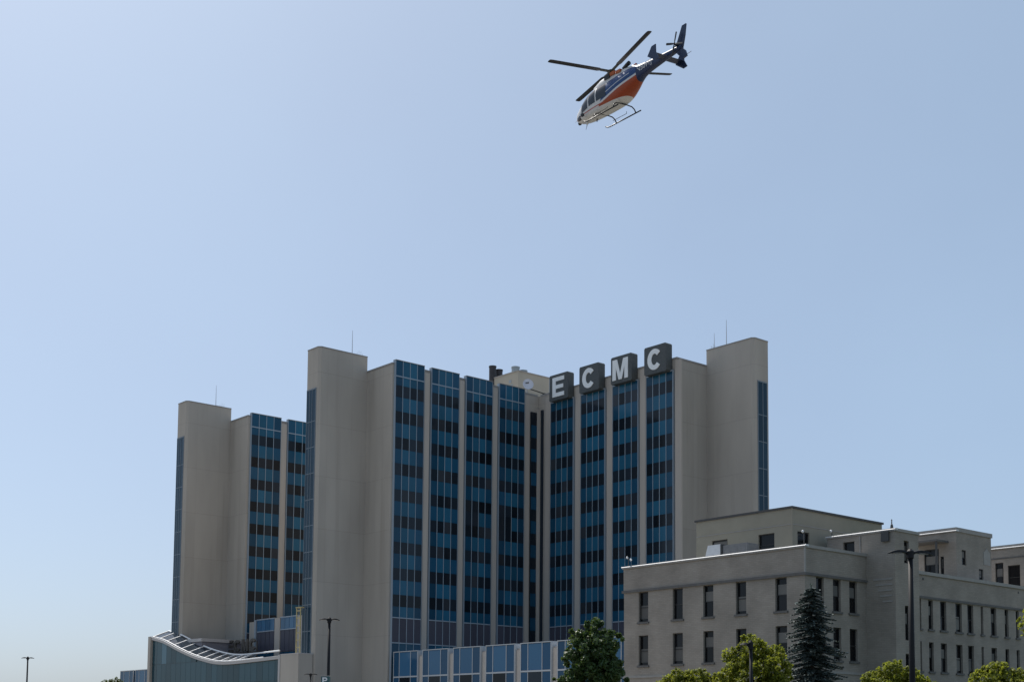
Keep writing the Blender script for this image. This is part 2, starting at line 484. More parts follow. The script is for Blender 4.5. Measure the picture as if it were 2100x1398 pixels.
def grooved(parent, name, x0, x1, y0, y1, z1, m='concrete'):
    o = MB().box(x0, x1, y0, y1, 0, z1).build(name, M[m], parent)
    return o

# wing 1 (runs along A; the glass looks to the right), wing 2 (runs along B; the glass looks to the left)
w1 = grooved(tower, 'wing_wall', 0, 33, .38, 17.6, 57.55)
w2 = grooved(tower, 'wing_wall', 29.78, 47.2, -30.65, 17.9, 57.50)
MB().box(-.07, 29.5, .31, .9, 57.45, 57.72).box(-.07, .6, .901, 17.67, 57.45, 57.715).build('coping', M['coping'], w1)
MB().box(29.71, 30.3, -30.72, -.2, 57.40, 57.67).box(30.301, 47.27, -30.72, -30.1, 57.40, 57.665).build('coping', M['coping'], w2)
stair(tower, -8.8, -.001, 7.17, 10.85, 'x')
stair(tower, 36.42, 40.14, -39.75, -30.651, 'y')
for i in range(4):
    odd = {2: ((4, 0), (4, 1)), 3: ((4, 0), (4, 1))}.get(i, ())
    bay(tower, (.36 + i * PGAP, 0, 0), 0, 10 + i, odd=odd)
for i in range(4):
    # bay local x runs along -B
    bay(tower, (29.4, -3.09 - i * 7.22, 0), -math.pi / 2, 30 + i, cap=False)
# pillars between the bays (slightly proud of the wall)
for i in range(5):
    x0 = .36 + i * PGAP - 1.22
    if i == 0: continue
    MB().box(x0, x0 + .97, .16, .45, 0, 57.2).build('pillar', M['pillar'], tower)
for i in range(5):
    y0 = -3.09 - i * 7.22 + .3
    MB().box(29.56, 29.85, y0, y0 + 1.2, 0, 57.15 if i else 56.9).build('pillar', M['pillar'], tower)
# inner corner: narrow windows
ic = MB().box(27.95, 29.2, .12, .46, 0, 54.6).build('corner_window', M['window'], tower)
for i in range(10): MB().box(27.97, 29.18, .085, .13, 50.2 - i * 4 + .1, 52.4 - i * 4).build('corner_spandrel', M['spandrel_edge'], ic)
MB().box(29.2, 29.72, -.35, .40, 0, 55.2).build('corner_pillar', M['pillar'], tower)
MB().box(29.60, 29.83, -.95, -.36, 0, 55.0).build('corner_window', M['window'], tower)
# roof deck penthouse behind the inner corner
ph = MB().box(30.85, 38.0, 6.9, 14.5, 57.4, 63.4).build('roof_penthouse', M['tan'], tower)
MB().box(30.75, 38.1, 6.8, 14.6, 63.35, 63.55).build('coping', M['stone_trim'], ph)
MB().box(30.80, 30.86, 8.7, 9.3, 61.7, 62.2).box(30.79, 30.86, 8.2, 9.5, 61.2, 61.35).build('roof_vent', M['galvanised'], ph)

# sign boxes: separate things fixed to the parapet
def letter_polys(ch):
    """letter outline(s) in a 1 x 1 cell, as convex-ish quads and polygons"""
    P = []
    if ch == 'E':
        P = [[(0, 0), (.28, 0), (.28, 1), (0, 1)], [(.28, 0), (1, 0), (1, .2), (.28, .2)], [(.28, .8), (1, .8), (1, 1), (.28, 1)], [(.28, .41), (.92, .41), (.92, .6), (.28, .6)]]
    elif ch == 'M':
        P = [[(0, 0), (.22, 0), (.22, 1), (0, 1)], [(.78, 0), (1, 0), (1, 1), (.78, 1)],
             [(.22, 1), (.22, .62), (.40, 0), (.5, 0), (.5, .28), (.30, 1)], [(.78, 1), (.70, 1), (.5, .28), (.5, 0), (.60, 0), (.78, .62)]]
    elif ch == 'C':
        n = 22
        for i in range(n):
            t0 = R(38) + (2 * math.pi - R(76)) * i / n; t1 = R(38) + (2 * math.pi - R(76)) * (i + 1) / n
            o = lambda t: (.5 + .5 * math.cos(t), .5 + .5 * math.sin(t))
            q = lambda t: (.5 + .22 * math.cos(t), .5 + .27 * math.sin(t))
            P.append([q(t0), o(t0), o(t1), q(t1)])
    elif ch == 'P':
        P = [[(0, 0), (.25, 0), (.25, 1), (0, 1)], [(.25, .8), (.6, .8), (.6, 1), (.25, 1)], [(.25, .38), (.6, .38), (.6, .57), (.25, .57)]]
        for i in range(8):
            t0 = -math.pi / 2 + math.pi * i / 8; t1 = -math.pi / 2 + math.pi * (i + 1) / 8
            o = lambda t: (.6 + .4 * math.cos(t), .69 + .31 * math.sin(t)); q = lambda t: (.6 + .16 * math.cos(t), .685 + .115 * math.sin(t))
            P.append([q(t0), o(t0), o(t1), q(t1)])
    return P

def letter(mb, ch, u0, u1, z0, z1, fn_back, fn_front):
    for poly in letter_polys(ch):
        pts = [(u0 + (u1 - u0) * x, z0 + (z1 - z0) * y) for x, y in poly]
        mb.slab(pts, fn_back, fn_front)

SIGN_LAB = ['dark sign box with white letter E, lowest of the rooftop sign row', 'dark sign box with white letter C between the E and M boxes',
            'dark sign box with white letter M on tower roof edge', 'dark sign box with white letter C nearest the right end of the row']
for i, ch in enumerate('ECMC'):
    bb = 159.3 - i * 7.15
    s = thing('sign_box', SIGN_LAB[i], 'sign', AB(143.35, bb, 55.55), YAW - math.pi / 2, 'lettered boxes of the rooftop sign')
    # local x along -B, local y along +A, z up
    bx = MB()
    W_, D_, Hh, rr_ = 4.5, 1.3, 4.28, .18
    prof = [(rr_, 0), (W_ - rr_, 0), (W_, rr_), (W_, Hh - rr_), (W_ - rr_, Hh), (rr_, Hh), (0, Hh - rr_), (0, rr_)]
    bx.slab(prof, lambda u, w: (u, 0, w), lambda u, w: (u, D_, w))
    bx.f = [tuple(reversed(q)) for q in bx.f]
    cab = bx.build('cabinet', M['sign_box'], s)
    MB().slab([(.2, .2), (W_ - .2, .2), (W_ - .2, Hh - .2), (.2, Hh - .2)], lambda u, w: (u, -.012, w), lambda u, w: (u, .01, w)).build('face_panel', M['sign_box'], s)
    lt = MB()
    u0, u1 = (.85, 3.62) if ch in 'EM' else (.75, 3.6)
    if ch == 'M': u0, u1 = .42, 3.75
    letter(lt, ch, u0, u1, .55, 3.75, lambda u, w: (u, -.012, w), lambda u, w: (u, -.10, w))
    lt.build('letter', M['sign_letter'], s)
    br = MB()
    for u in (.6, W_ - .9): br.box(u, u + .25, D_, D_ + .35, .4, 1.6)
    br.build('bracket', M['black_metal'], s)

# rooftop things
def pole_antenna(a, b, z, h, label, r=.045, whips=()):
    t = thing('antenna', label, 'antenna', AB(a, b, z), YAW, 'whip antennas on the tower roofs')
    MB().tube([(0, 0, 0), (0, 0, h * .5), (0, 0, h)], [r, r * .8, r * .45], 6).build('mast', M['antenna'], t)
    MB().box(-.15, .15, -.15, .15, 0, .12).build('base_plate', M['antenna'], t)
    for dx, hh in whips:
        w = MB().tube([(dx, .1, 0), (dx, .1, hh)], .02, 5)
        w.build('whip', M['antenna'], t)
    if whips: MB().tube([(0, .1, .35), (whips[-1][0], .1, .35)], .018, 5).build('whip_bar', M['antenna'], t)
    return t
pole_antenna(112.7, 171.2, 60.03, 3.9, 'thin whip antenna on the stair shaft left of the tower bays', .06, ((1.0, .7), (1.35, 1.0), (1.7, .9), (2.0, .6)))
pole_antenna(152.2, 129.2, 60.03, 4.1, 'tall thin antenna on the right stair shaft', .06)
pole_antenna(152.2, 131.6, 60.03, 2.6, 'shorter thin antenna at the inner edge of the right stair shaft', .05, ((-.1, .9), (.3, .7), (-.6, .5)))
pole_antenna(112.9, 215.8, 60.03, 3.9, 'thin whip antenna on the far left tower stair shaft', .06, ((.9, .6), (1.3, .9), (1.7, .8)))

def stack(a, b, z0, h, r, m, label, lip=.06, grp=None):
    t = thing('exhaust_stack', label, 'exhaust stack', AB(a, b, z0), 0, grp)
    MB().lathe([(r, 0), (r, h - .25), (r + lip, h - .22), (r + lip, h), (r - .08, h), (r - .10, h - .5)], n=20, closed=False).build('pipe', M[m], t, smooth=False)
    MB().lathe([(r + .1, 0), (r + .1, .12), (r - .05, .12)], n=20, closed=False).build('base_flange', M[m], t)
    return t
stack(145.95, 177.1, 57.4, 8.3, .62, 'dark_stack', 'taller dark exhaust stack left of the roof penthouse', grp='stacks on the tower roof')
stack(147.6, 177.3, 57.4, 8.0, .62, 'dark_stack', 'shorter dark exhaust stack beside the taller one', grp='stacks on the tower roof')
stack(148.0, 173.3, 63.4, 1.75, .70, 'galvanised', 'wide galvanised exhaust stack on the penthouse corner', grp='stacks on the tower roof')
stack(149.8, 173.3, 63.4, 1.45, .68, 'galvanised', 'galvanised exhaust stack on the penthouse, right of the wider one', grp='stacks on the tower roof')

dish = thing('satellite_dish', 'round white dish antenna above the inner corner of the tower', 'dish', AB(142.15, 163.5, 57.7), YAW)
MB().tube([(0, 0, 0), (0, 0, 1.35)], .09, 8).build('mount_pole', M['antenna'], dish)
dd = MB()
aim = Vector((-.45, -.88, .12)).normalized()
sx = aim.cross(Vector((0, 0, 1))).normalized(); sz = sx.cross(aim)
prof = [(0.0, -.18), (.45, -.12), (.80, .02), (.92, .12), (.92, .16), (.80, .10), (.0, .06)]
n = 26; base = 0
vs = []; fs = []
for r_, h_ in prof:
    for q in range(n):
        t = 2 * math.pi * q / n
        vs.append(tuple(Vector((0, -.25, 1.35)) + sx * r_ * math.cos(t) + sz * r_ * math.sin(t) + aim * h_))
for i in range(len(prof) - 1):
    for q in range(n):
        q2 = (q + 1) % n
        fs.append((i * n + q, i * n + q2, (i + 1) * n + q2, (i + 1) * n + q))
dd.add(vs, fs).build('reflector', M['dish'], dish, smooth=True)
ctr = Vector((0, -.25, 1.35)) + aim * .12
MB().slab([(-.1, .2), (.45, .12), (.45, .24), (-.05, .38), (-.18, .36)], lambda u, w: tuple(ctr + sx * u + sz * w), lambda u, w: tuple(ctr + sx * u + sz * w + aim * .03)).build('emblem', M['dark_trim'], dish)
MB().tube([(.55, -.1, .72), (2.4, .0, .62), (4.1, .1, .50)], .09, 8).box(3.7, 4.3, -.1, .3, .25, .6).build('boom', M['black_metal'], dish)

# ------------------------------------------------------------------ second tower wing to the left
DB = 45.2
tower2 = thing('hospital_tower', 'matching concrete and blue glass tower standing behind at left, without a sign', 'building', AB(ROOT_T[0] + .6, ROOT_T[1] + DB), YAW)
w3 = grooved(tower2, 'wing_wall', 0, 47, .38, 17.6, 57.55)
MB().box(-.07, 47.1, .31, .9, 57.45, 57.72).box(-.07, .6, .901, 17.67, 57.45, 57.715).build('coping', M['coping'], w3)
stair(tower2, -8.8, -.001, 6.6, 10.3, 'x')
for i in range(3):
    bay(tower2, (.55 + i * 7.5, 0, 0), 0, 60 + i, width=6.0)
for i in range(1, 4):
    x0 = .55 + i * 7.5 - 1.36
    MB().box(x0, x0 + 1.2, .16, .45, 0, 57.2).build('pillar', M['pillar'], tower2)

# ------------------------------------------------------------------ link block between the two towers
linkb = thing('link_block', 'low link block with blue glass strip and grey louvers between the two towers', 'building', AB(116, 181), YAW)
MB().box(.4, 20, -.25, 26.8, 0, 20.6).build('core_wall', M['concrete'], linkb)
for i, (y0, y1) in enumerate(((.4, 8.4), (10.0, 15.7), (17.8, 23.6))):
    nn = 4
    for c in range(nn):
        w = (y1 - y0) / nn
        for nm, mm, z0, z1 in (('glass_panel', 'podium_glass', 18.8, 20.7), ('louver_panel', 'louver', 15.0, 18.6), ('base_panel', 'spandrel_edge', 5, 14.9)):
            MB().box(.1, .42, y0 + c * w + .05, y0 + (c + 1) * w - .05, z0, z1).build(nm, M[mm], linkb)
    MB().box(.0, .5, y0 - .1, y1 + .1, 20.7, 20.88).box(.02, .5, y0, y1, 18.62, 18.78).build('rail', M['mullion'], linkb)
for y0 in (8.6, 15.85): MB().box(.05, .45, y0, y0 + 1.75, 0, 20.75).build('pillar', M['pillar'], linkb)
MB().box(-.1, .5, 23.7, 24.2, 0, 20.8).build('end_post', M['mullion'], linkb)

# ------------------------------------------------------------------ podium with glazed boxes in front of the courtyard
podium = thing('podium', 'low podium with row of blue glass boxes in front of the tower', 'building', AB(115, 162.1), YAW)
MB().box(.45, 8, -60, .3, 0, 12.7).build('podium_wall', M['pillar'], podium)
MB().box(.38, 8.05, -60.05, .35, 12.7, 12.85).build('coping', M['fascia'], podium)
for i in range(8):
    y1 = -.1 - i * 7.22; y0 = y1 - 5.95
    gb = MB().box(.1, 1.2, y0, y1, 0, 13.38).build('glass_box', M['podium_dark'], podium)
    edges = [y1, y1 - 1.45, y1 - 4.25, y0]
    for c in range(3):
        a_, b_ = edges[c + 1] + .05, edges[c] - .05
        MB().box(.02, .12, a_, b_, 9.85, 13.3).build('upper_pane', M['podium_glass' if c == 1 else 'podium_dark'], gb)
        MB().box(.02, .12, a_, b_, 6.3, 9.6).build('lower_pane', M['podium_dark' if c != 1 else 'window'], gb)
    fr = MB()
    for e in edges: fr.box(-.04, .09, e - .05, e + .05, 0, 13.36)
    fr.box(-.07, 1.25, y0 - .06, y1 + .06, 13.385, 13.5)
    fr.box(-.06, .085, y0 + .01, y1 - .01, 9.62, 9.83)
    fr.box(.0, 1.15, y0 - .09, y0 - .001, 0, 13.38)
    fr.build('frame', M['rail'], gb)
    MB().box(.25, .5, y0 - 1.12, y0 - .15, 0, 12.66).build('pillar', M['podium_pillar'], podium)
podium2 = thing('podium', 'small pair of blue glass boxes at far left behind curved atrium', 'building', AB(115, 243.9), YAW)
MB().box(.45, 8, -8, 14, 0, 12.7).build('podium_wall', M['pillar'], podium2)
for y0 in (.5, 7.5):
    gb = MB().box(.1, 1.2, y0, y0 + 5.95, 0, 13.35).build('glass_box', M['podium_dark'], podium2)
    fr = MB()
    for c in range(3):
        MB().box(.02, .12, y0 + [0, 1.7, 4.25][c] + .05, y0 + [1.7, 4.25, 5.95][c] - .05, 6, 13.3).build('upper_pane', M['podium_glass' if c == 1 else 'podium_dark'], gb)
    for c in (0, 1.7, 4.25, 5.95): fr.box(-.04, .09, y0 + c - .05, y0 + c + .05, 0, 13.34)
    fr.box(-.07, 1.25, y0 - .06, y0 + 6.0, 13.36, 13.5)
    fr.build('frame', M['rail'], gb)

# ------------------------------------------------------------------ atrium with the swooping roof
atr = thing('atrium', 'glass fronted atrium with swooping concave roof edge and white skylight ribs', 'building', AB(104, 170), YAW)
K_ = 104.0 / 107.0
prof = [(226.3, 18.35), (221.7, 17.55), (216.0, 15.95), (210.0, 14.45), (204.3, 13.42), (201.0, 13.05), (197.4, 12.93), (191.0, 13.02), (181.0, 13.25)]
prof = [(b * K_ - 170, 1.7 + (z - 1.7) * K_) for b, z in prof][::-1]
bs = np.array([p[0] for p in prof]); zs = np.array([p[1] for p in prof])
def atr_z(b):
    # smooth cubic through the profile
    i = int(np.clip(np.searchsorted(bs, b) - 1, 0, len(bs) - 2))
    t = (b - bs[i]) / (bs[i + 1] - bs[i])
    def tang(j):
        j0, j1 = max(j - 1, 0), min(j + 1, len(bs) - 1)
        return (zs[j1] - zs[j0]) / (bs[j1] - bs[j0])
    h = bs[i + 1] - bs[i]
    return float((2 * t**3 - 3 * t**2 + 1) * zs[i] + (t**3 - 2 * t**2 + t) * h * tang(i) + (-2 * t**3 + 3 * t**2) * zs[i + 1] + (t**3 - t**2) * h * tang(i + 1))
NB = 48
bb_ = np.linspace(bs[0], bs[-1], NB + 1)
def ribbon(name, m, x0, x1, dz0, dz1, parent, i0=0, i1=NB):
    mb = MB()
    for i in range(i0, i1 + 1):
        z = atr_z(bb_[i])
        mb.v += [(x0, bb_[i], z + dz0), (x1, bb_[i], z + dz0), (x1, bb_[i], z + dz1), (x0, bb_[i], z + dz1)]
    for i in range(i1 - i0):
        a = i * 4; b = a + 4
        for q in range(4):
            q2 = (q + 1) % 4
            mb.f.append((a + q, b + q, b + q2, a + q2))
    mb.f += [(0, 1, 2, 3), tuple((i1 - i0) * 4 + q for q in (3, 2, 1, 0))]
    return mb.build(name, m, parent)
fas = ribbon('fascia', M['fascia'], -.18, .5, -.42, 0.0, atr)
ribbon('edge_trim', M['white_steel'], -.24, -.10, .015, .08, fas)
ribbon('soffit_trim', M['dark_trim'], -.05, .5, -.50, -.425, fas)
# roof sheet behind the fascia, the glazed skylight and its white ribs
I0 = 14
roof = ribbon('roof_deck', M['roofing'], .52, 9.0, -.35, -.05, atr)
sky_ = MB()
XR0, XR1, DZ = .15, 3.0, 1.15
def skyz(i, x):
    return atr_z(bb_[i]) + .12 + (x - XR0) / (XR1 - XR0) * DZ
for i in range(I0, NB + 1):
    sky_.v += [(XR0, bb_[i], skyz(i, XR0)), (XR1, bb_[i], skyz(i, XR1))]
for i in range(NB - I0): sky_.f.append((2 * i, 2 * i + 1, 2 * i + 3, 2 * i + 2))
skl = sky_.build('skylight_glass', M['window'], atr)
for nm, x, r_ in (('lower_rail', XR0, .08), ('upper_rail', XR1, .13)):
    MB().tube([(x, bb_[i], skyz(i, x) + .06) for i in range(6, NB + 1)], r_, 6).build(nm, M['white_steel'], skl)
for i in range(I0 + 1, NB + 1, 3):
    MB().tube([(XR0, bb_[i], skyz(i, XR0) + .06), (XR1, bb_[i], skyz(i, XR1) + .06)], .075, 6).build('skylight_rib', M['white_steel'], skl)
# glass wall panels under the fascia
ncol = 24
for c in range(ncol):
    y0 = bs[0] + (bs[-1] - bs[0]) * c / ncol; y1 = bs[0] + (bs[-1] - bs[0]) * (c + 1) / ncol
    for z0, z1 in ((5.4, 9.2), (9.28, 13.0), (13.08, 17.6)):
        t0, t1 = min(z1, atr_z(y0) - .5), min(z1, atr_z(y1) - .5)
        if min(t0, t1) - z0 < .15: continue
        light = (c, z0) == (21, 13.08) or (c, z0) == (20, 5.4)
        q = [(.10, y0 + .03, z0), (.10, y1 - .03, z0), (.10, y1 - .03, t1), (.10, y0 + .03, t0)]
        MB().add(q + [(.2, p[1], p[2]) for p in q], [(3, 2, 1, 0), (4, 5, 6, 7), (0, 1, 5, 4), (1, 2, 6, 5), (2, 3, 7, 6), (3, 0, 4, 7)]).build('glass_panel', M['atrium_light' if light else 'atrium_glass'], atr)
bk = MB()
for i in range(NB + 1):
    z = atr_z(bb_[i]) - .48
    bk.v += [(.22, bb_[i], 0), (.22, bb_[i], z), (.45, bb_[i], z), (.45, bb_[i], 0)]
for i in range(NB):
    for q in range(4): bk.f.append((i * 4 + q, i * 4 + (q + 1) % 4, i * 4 + 4 + (q + 1) % 4, i * 4 + 4 + q))
bk.build('inner_wall', M['atrium_glass'], atr)
MB().box(-.35, .6, bs[-1] + .001, bs[-1] + .95, 0, 18.05).box(.6, 2.2, bs[-1] + .002, bs[-1] + .94, 0, 18.04).build('end_pier', M['concrete'], atr)
MB().box(-.3, 2.1, .35, bs[0] - .001, 0, 13.05).build('end_pier', M['concrete'], atr)
MB().box(-.4, .2, bs[0] - .42, bs[0] + .1, 0, 13.12).build('pier_trim', M['fascia'], atr)
MB().box(-.35, 2.2, .3, bs[0] - .43, 13.05, 13.2).build('coping', M['fascia'], atr)

screen = tag(MB().box(.0, 8.0, 0, 5.5, 0, 16.7).build('plant_screen', M['grey_screen'], None, AB(106.6, 206.5), YAW), 'plain grey roof screen behind the skylight of the curved atrium', 'screen')
MB().box(-.2, 8.1, -.25, 5.6, 16.7, 17.25).build('ledge', M['fascia'], screen)
rs = thing('roof_letters', 'small brown ECMC letters standing on the atrium roof', 'sign', AB(112, 207.5, 12.5), YAW - math.pi / 2)
for i, ch in enumerate('ECMC'):
    lm = MB(); letter(lm, ch, .1 + i * 2.65, 2.3 + i * 2.65, 2.55, 4.6, lambda u, w: (u, 0, w), lambda u, w: (u, -.3, w))
    lm.build('letter', M['brown_letter'], rs)
MB().box(0, 10.4, .3, .45, 2.35, 2.5).box(.6, .75, .3, .45, 0, 4.2).box(5, 5.15, .3, .45, 0, 4.2).box(9.5, 9.65, .3, .45, 0, 4.2).build('support_frame', M['brown_letter'], rs)

mast = thing('scaffold_mast', 'narrow yellow scaffold mast beside the tower stair shaft', 'scaffold', AB(105.0, 172.2), YAW)
mm_ = MB()
for y in (0, 1.05): mm_.box(0, .14, y, y + .16, 0, 20.1)
mm_.build('upright', M['yellow'], mast)
for i in range(13): MB().box(.02, .12, .16, 1.05, 6.4 + i * 1.1, 6.55 + i * 1.1).build('rung', M['yellow'], mast)
MB().box(-.05, .6, -.15, 1.35, 20.1, 20.25).build('top_plate', M['yellow'], mast)

# ------------------------------------------------------------------ low brick building at right
low = thing('brick_building', 'low painted brick building with dark sash windows and stone ledge at right', 'building', AB(78, 59), YAW)

def holed_wall(fn, u0, u1, v0, v1, holes, depth):
    """wall sheet with real window openings; fn(u, v, d) gives a point, d = depth into the wall"""
    us = sorted({u0, u1, *[h[0] for h in holes], *[h[1] for h in holes]})
    vs = sorted({v0, v1, *[h[2] for h in holes], *[h[3] for h in holes]})
    mb = MB()
    for i in range(len(us) - 1):
        for j in range(len(vs) - 1):
            cu, cv = (us[i] + us[i + 1]) / 2, (vs[j] + vs[j + 1]) / 2
            if any(h[0] < cu < h[1] and h[2] < cv < h[3] for h in holes): continue
            mb.add([fn(us[i], vs[j], 0), fn(us[i + 1], vs[j], 0), fn(us[i + 1], vs[j + 1], 0), fn(us[i], vs[j + 1], 0)], [(0, 1, 2, 3)])
    for a, b, c, d in holes:
        q = [(a, c), (b, c), (b, d), (a, d)]
        for e in range(4):
            p, r_ = q[e], q[(e + 1) % 4]
            mb.add([fn(*p, 0), fn(*r_, 0), fn(*r_, depth), fn(*p, depth)], [(0, 1, 2, 3)])
    return mb

def sash_window(parent, fn, hole, rnd, sill=True, depth=.28):
    a, b, c, d = hole
    def bx(u0, u1, v0, v1, d0, d1):
        pts = [fn(u, v, q) for q in (d0, d1) for u, v in ((u0, v0), (u1, v0), (u1, v1), (u0, v1))]
        return pts, [(3, 2, 1, 0), (4, 5, 6, 7), (0, 1, 5, 4), (1, 2, 6, 5), (2, 3, 7, 6), (3, 0, 4, 7)]
    m1 = a + (b - a) * 0
    w = MB()
    for q in ((a, a + .07, c, d), (b - .07, b, c, d), (a + .07, b - .07, c, c + .09), (a + .07, b - .07, d - .09, d), (a + .07, b - .07, c + (d - c) * .47, c + (d - c) * .47 + .06)):
        w.add(*bx(*q, depth - .10, depth + .02))
    win = w.build('window', M['old_frame'], parent)
    mid = c + (d - c) * .47
    MB().add(*bx(a + .07, b - .07, mid + .06, d - .09, depth - .02, depth + .015)).build('upper_pane', M['old_glass'], win)
    MB().add(*bx(a + .07, b - .07, c + .09, mid, depth - .05, depth + .015)).build('lower_pane', M['old_glass'], win)
    t = rnd.random()
    if t < .75:
        h0 = mid + .07 if t < .5 else c + .25
        h1 = h0 + (.75 if t < .5 else 1.1)
        MB().add(*bx(a + .16, b - .10, h0, min(h1, d - .12), depth - .065, depth - .055)).build('blind', M['blind'], win)
    if sill:
        MB().add(*bx(a - .12, b + .12, c - .16, c, -.12, depth)).build('sill', M['dark_stone'], win)
    return win

rnd = random.Random(5)
fnL = lambda u, v, dd: (dd, u, v)            # left face: plane x = 0, u along y
fnR = lambda u, v, dd: (u, dd, v)            # right face: plane y = 0, u along x
wb = [(15.57, 16.63), (11.82, 12.89), (8.66, 9.69), (5.43, 6.43), (1.64, 2.69)]
holesL = [(u0, u1, z0, z1) for u0, u1 in wb for z0, z1 in ((10.72, 13.17), (7.19, 9.63), (3.0, 5.6))]
wallL = holed_wall(fnL, 0, 18.3, 0, 13.2, holesL, .3).build('brick_wall', M['brick'], low)
for h in holesL: sash_window(wallL, fnL, h, rnd)
wa = [(1.3, 2.22), (3.32, 4.28), (5.34, 6.32)]
holesR = [(u0, u1, z0, z1) for u0, u1 in wa for z0, z1 in ((10.78, 13.17), (7.19, 9.61), (3.0, 5.6))]
wallR = holed_wall(fnR, 0, 7.49, 0, 13.2, holesR, .3).build('brick_wall', M['brick'], low)
for h in holesR: sash_window(wallR, fnR, h, rnd)
MB().box(.32, 7.4, .32, 18.28, 0, 13.1).build('inner_core', M['old_frame'], low)
MB().box(7.41, 20, 3.6, 18.28, 0, 15.3).build('rear_block', M['brick'], low)
MB().box(.0, 20, 18.29, 18.31, 0, 13.2).build('back_wall', M['brick'], low)
MB().box(-.14, 7.6, -.14, 18.45, 13.2, 13.40).build('stone_ledge', M['dark_stone'], low)
MB().box(-.03, 7.6, -.03, 18.33, 13.401, 15.2).build('parapet_band', M['brick'], low)
MB().box(-.13, 7.55, -.13, 18.43, 15.2, 15.42).build('parapet_cap', M['stone_trim'], low)
def flash(parent, y0, y1, z, x=-.13):
    p = [(x - .05, z), (x - .05, z + .035), (x + .06, z + .13), (x + .4, z + .135), (x + .4, z)]
    MB().slab(p, lambda u, w: (u, y1, w), lambda u, w: (u, y0, w)).build('flashing', M['flashing'], parent)
flash(low, -.17, 18.47, 15.30)
MB().box(-.10, .02, -.10, .02, 13.4, 15.2).build('corner_quoin', M['stone_trim'], low)
MB().box(-.08, 7.5, -.08, 18.38, 6.2, 6.36).build('belt_course', M['stone_trim'], low)
MB().box(.4, 7.4, .4, 18.2, 15.36, 15.43).build('roof_deck', M['roofing'], low)

# stair block
sx0, sy0 = 7.48, -2.56
stb = thing('stair_block', 'taller brick stair block with narrow windows behind the tall street lamp', 'building', AB(78 + sx0, 59 + sy0), YAW)
fnR2 = lambda u, v, dd: (u, dd, v)
h2 = [(1.2, 1.85, 14.6, 16.3), (1.2, 1.85, 8.8, 11.4), (1.2, 1.85, 4.6, 7.8)]
wS = holed_wall(fnR2, 0, 3.14, 0, 16.9, h2, .3).build('brick_wall', M['brick'], stb)
for h in h2: sash_window(wS, fnR2, h, rnd, sill=False)
fnL2 = lambda u, v, dd: (dd, u, v)
hS = [(3.55, 4.6, 14.9, 16.5)]
wS2 = holed_wall(fnL2, 0, 6.05, 0, 16.9, hS, .3).build('brick_wall', M['brick'], stb)
sash_window(wS2, fnL2, hS[0], rnd, sill=False)
MB().box(.32, 3.12, .32, 6.0, 0, 16.8).build('inner_core', M['old_frame'], stb)
MB().box(3.1, 3.14, .001, 6.05, 0, 16.9).box(.001, 3.1, 6.03, 6.05, 0, 16.9).build('side_wall', M['brick'], stb)
MB().box(-.08, 3.2, -.08, 6.12, 16.9, 17.12).build('parapet_cap', M['stone_trim'], stb)
flash(stb, -.10, 6.14, 17.0, -.08)
MB().tube([(-.06, 3.0, 13.4), (-.06, 3.0, 16.8)], .05, 6).build('downpipe', M['stone_trim'], stb)
for i in range(5): MB().box(-.035, .01, .25, 1.9 - .2 * i, 13.3 - .42 * i, 13.42 - .42 * i).build('brick_course', M['stone_trim'], stb)

# right wing
rw = thing('brick_wing', 'long brick wing with rows of narrow dark windows at the right edge', 'building', AB(88.6, 62.4), YAW)
ww = [(10.7, 11.4), (12.5, 13.45), (14.9, 15.9), (16.8, 17.75), (19.0, 19.4), (20.65, 21.6), (23.05, 23.7), (25.0, 25.55), (27.2, 28.1), (29.5, 30.4), (9.4, 9.62)]
hW = [(u0, u1, z0, z1) for u0, u1 in ww for z0, z1 in ((10.66, 13.14), (7.1, 9.57), (3.0, 5.6))]
wW = holed_wall(fnR, 0, 34, 0, 13.2, hW, .3).build('brick_wall', M['brick'], rw)
for h in hW: sash_window(wW, fnR, h, rnd)
MB().box(0, 34, .32, 11, 0, 13.1).build('inner_core', M['old_frame'], rw)
MB().box(0, 34.1, -.12, .8, 13.2, 13.40).build('stone_ledge', M['dark_stone'], rw)
MB().box(0, 34, -.03, 11, 13.401, 15.2).build('parapet_band', M['brick'], rw)
MB().box(0, 34.1, -.16, 11, 15.2, 15.48).build('parapet_cap', M['stone_trim'], rw)
for x in (9.85, 25.4): MB().box(x, x + .18, -.06, .0, 14.75, 14.95).build('scupper', M['dark_trim'], rw)

# olive penthouse
pt = thing('penthouse', 'olive clad rooftop penthouse with dark roof edge above the brick building', 'building', AB(82.41, 63.5, 15.43), YAW)
hp = [(1.72, 3.3, -.9 + .9, 1.97), (6.46, 8.11, 0.0, 1.98)]
hp = [(1.72, 3.3, .25, 1.97), (6.46, 8.11, .25, 1.98)]
wP = holed_wall(fnL, 0, 9.8, 0, 3.7, hp, .25).build('clad_wall', M['olive'], pt)
for h in hp: sash_window(wP, fnL, h, rnd, sill=False, depth=.22)
hq = [(.66, 2.15, .25, 1.98)]
wQ = holed_wall(fnR, 0, 11.95, 0, 3.7, hq, .25).build('clad_wall', M['olive'], pt)
sash_window(wQ, fnR, hq[0], rnd, sill=False, depth=.22)
MB().box(.27, 11.9, .27, 9.75, 0, 3.6).build('inner_core', M['old_frame'], pt)
MB().box(11.9, 11.95, .01, 9.8, 0, 3.7).box(.01, 11.9, 9.76, 9.8, 0, 3.7).build('back_wall', M['olive'], pt)
MB().box(-.03, .01, -.03, 9.8, 2.44, 2.50).box(.011, 11.95, -.03, .01, 2.44, 2.50).build('cladding_seam', M['stone_trim'], pt)
MB().box(-.05, .05, -.05, .05, 0, 3.7).build('corner_trim', M['olive'], pt)
MB().box(-.12, 12.05, -.12, 9.9, 3.7, 3.86).build('roof_edge', M['dark_trim'], pt)

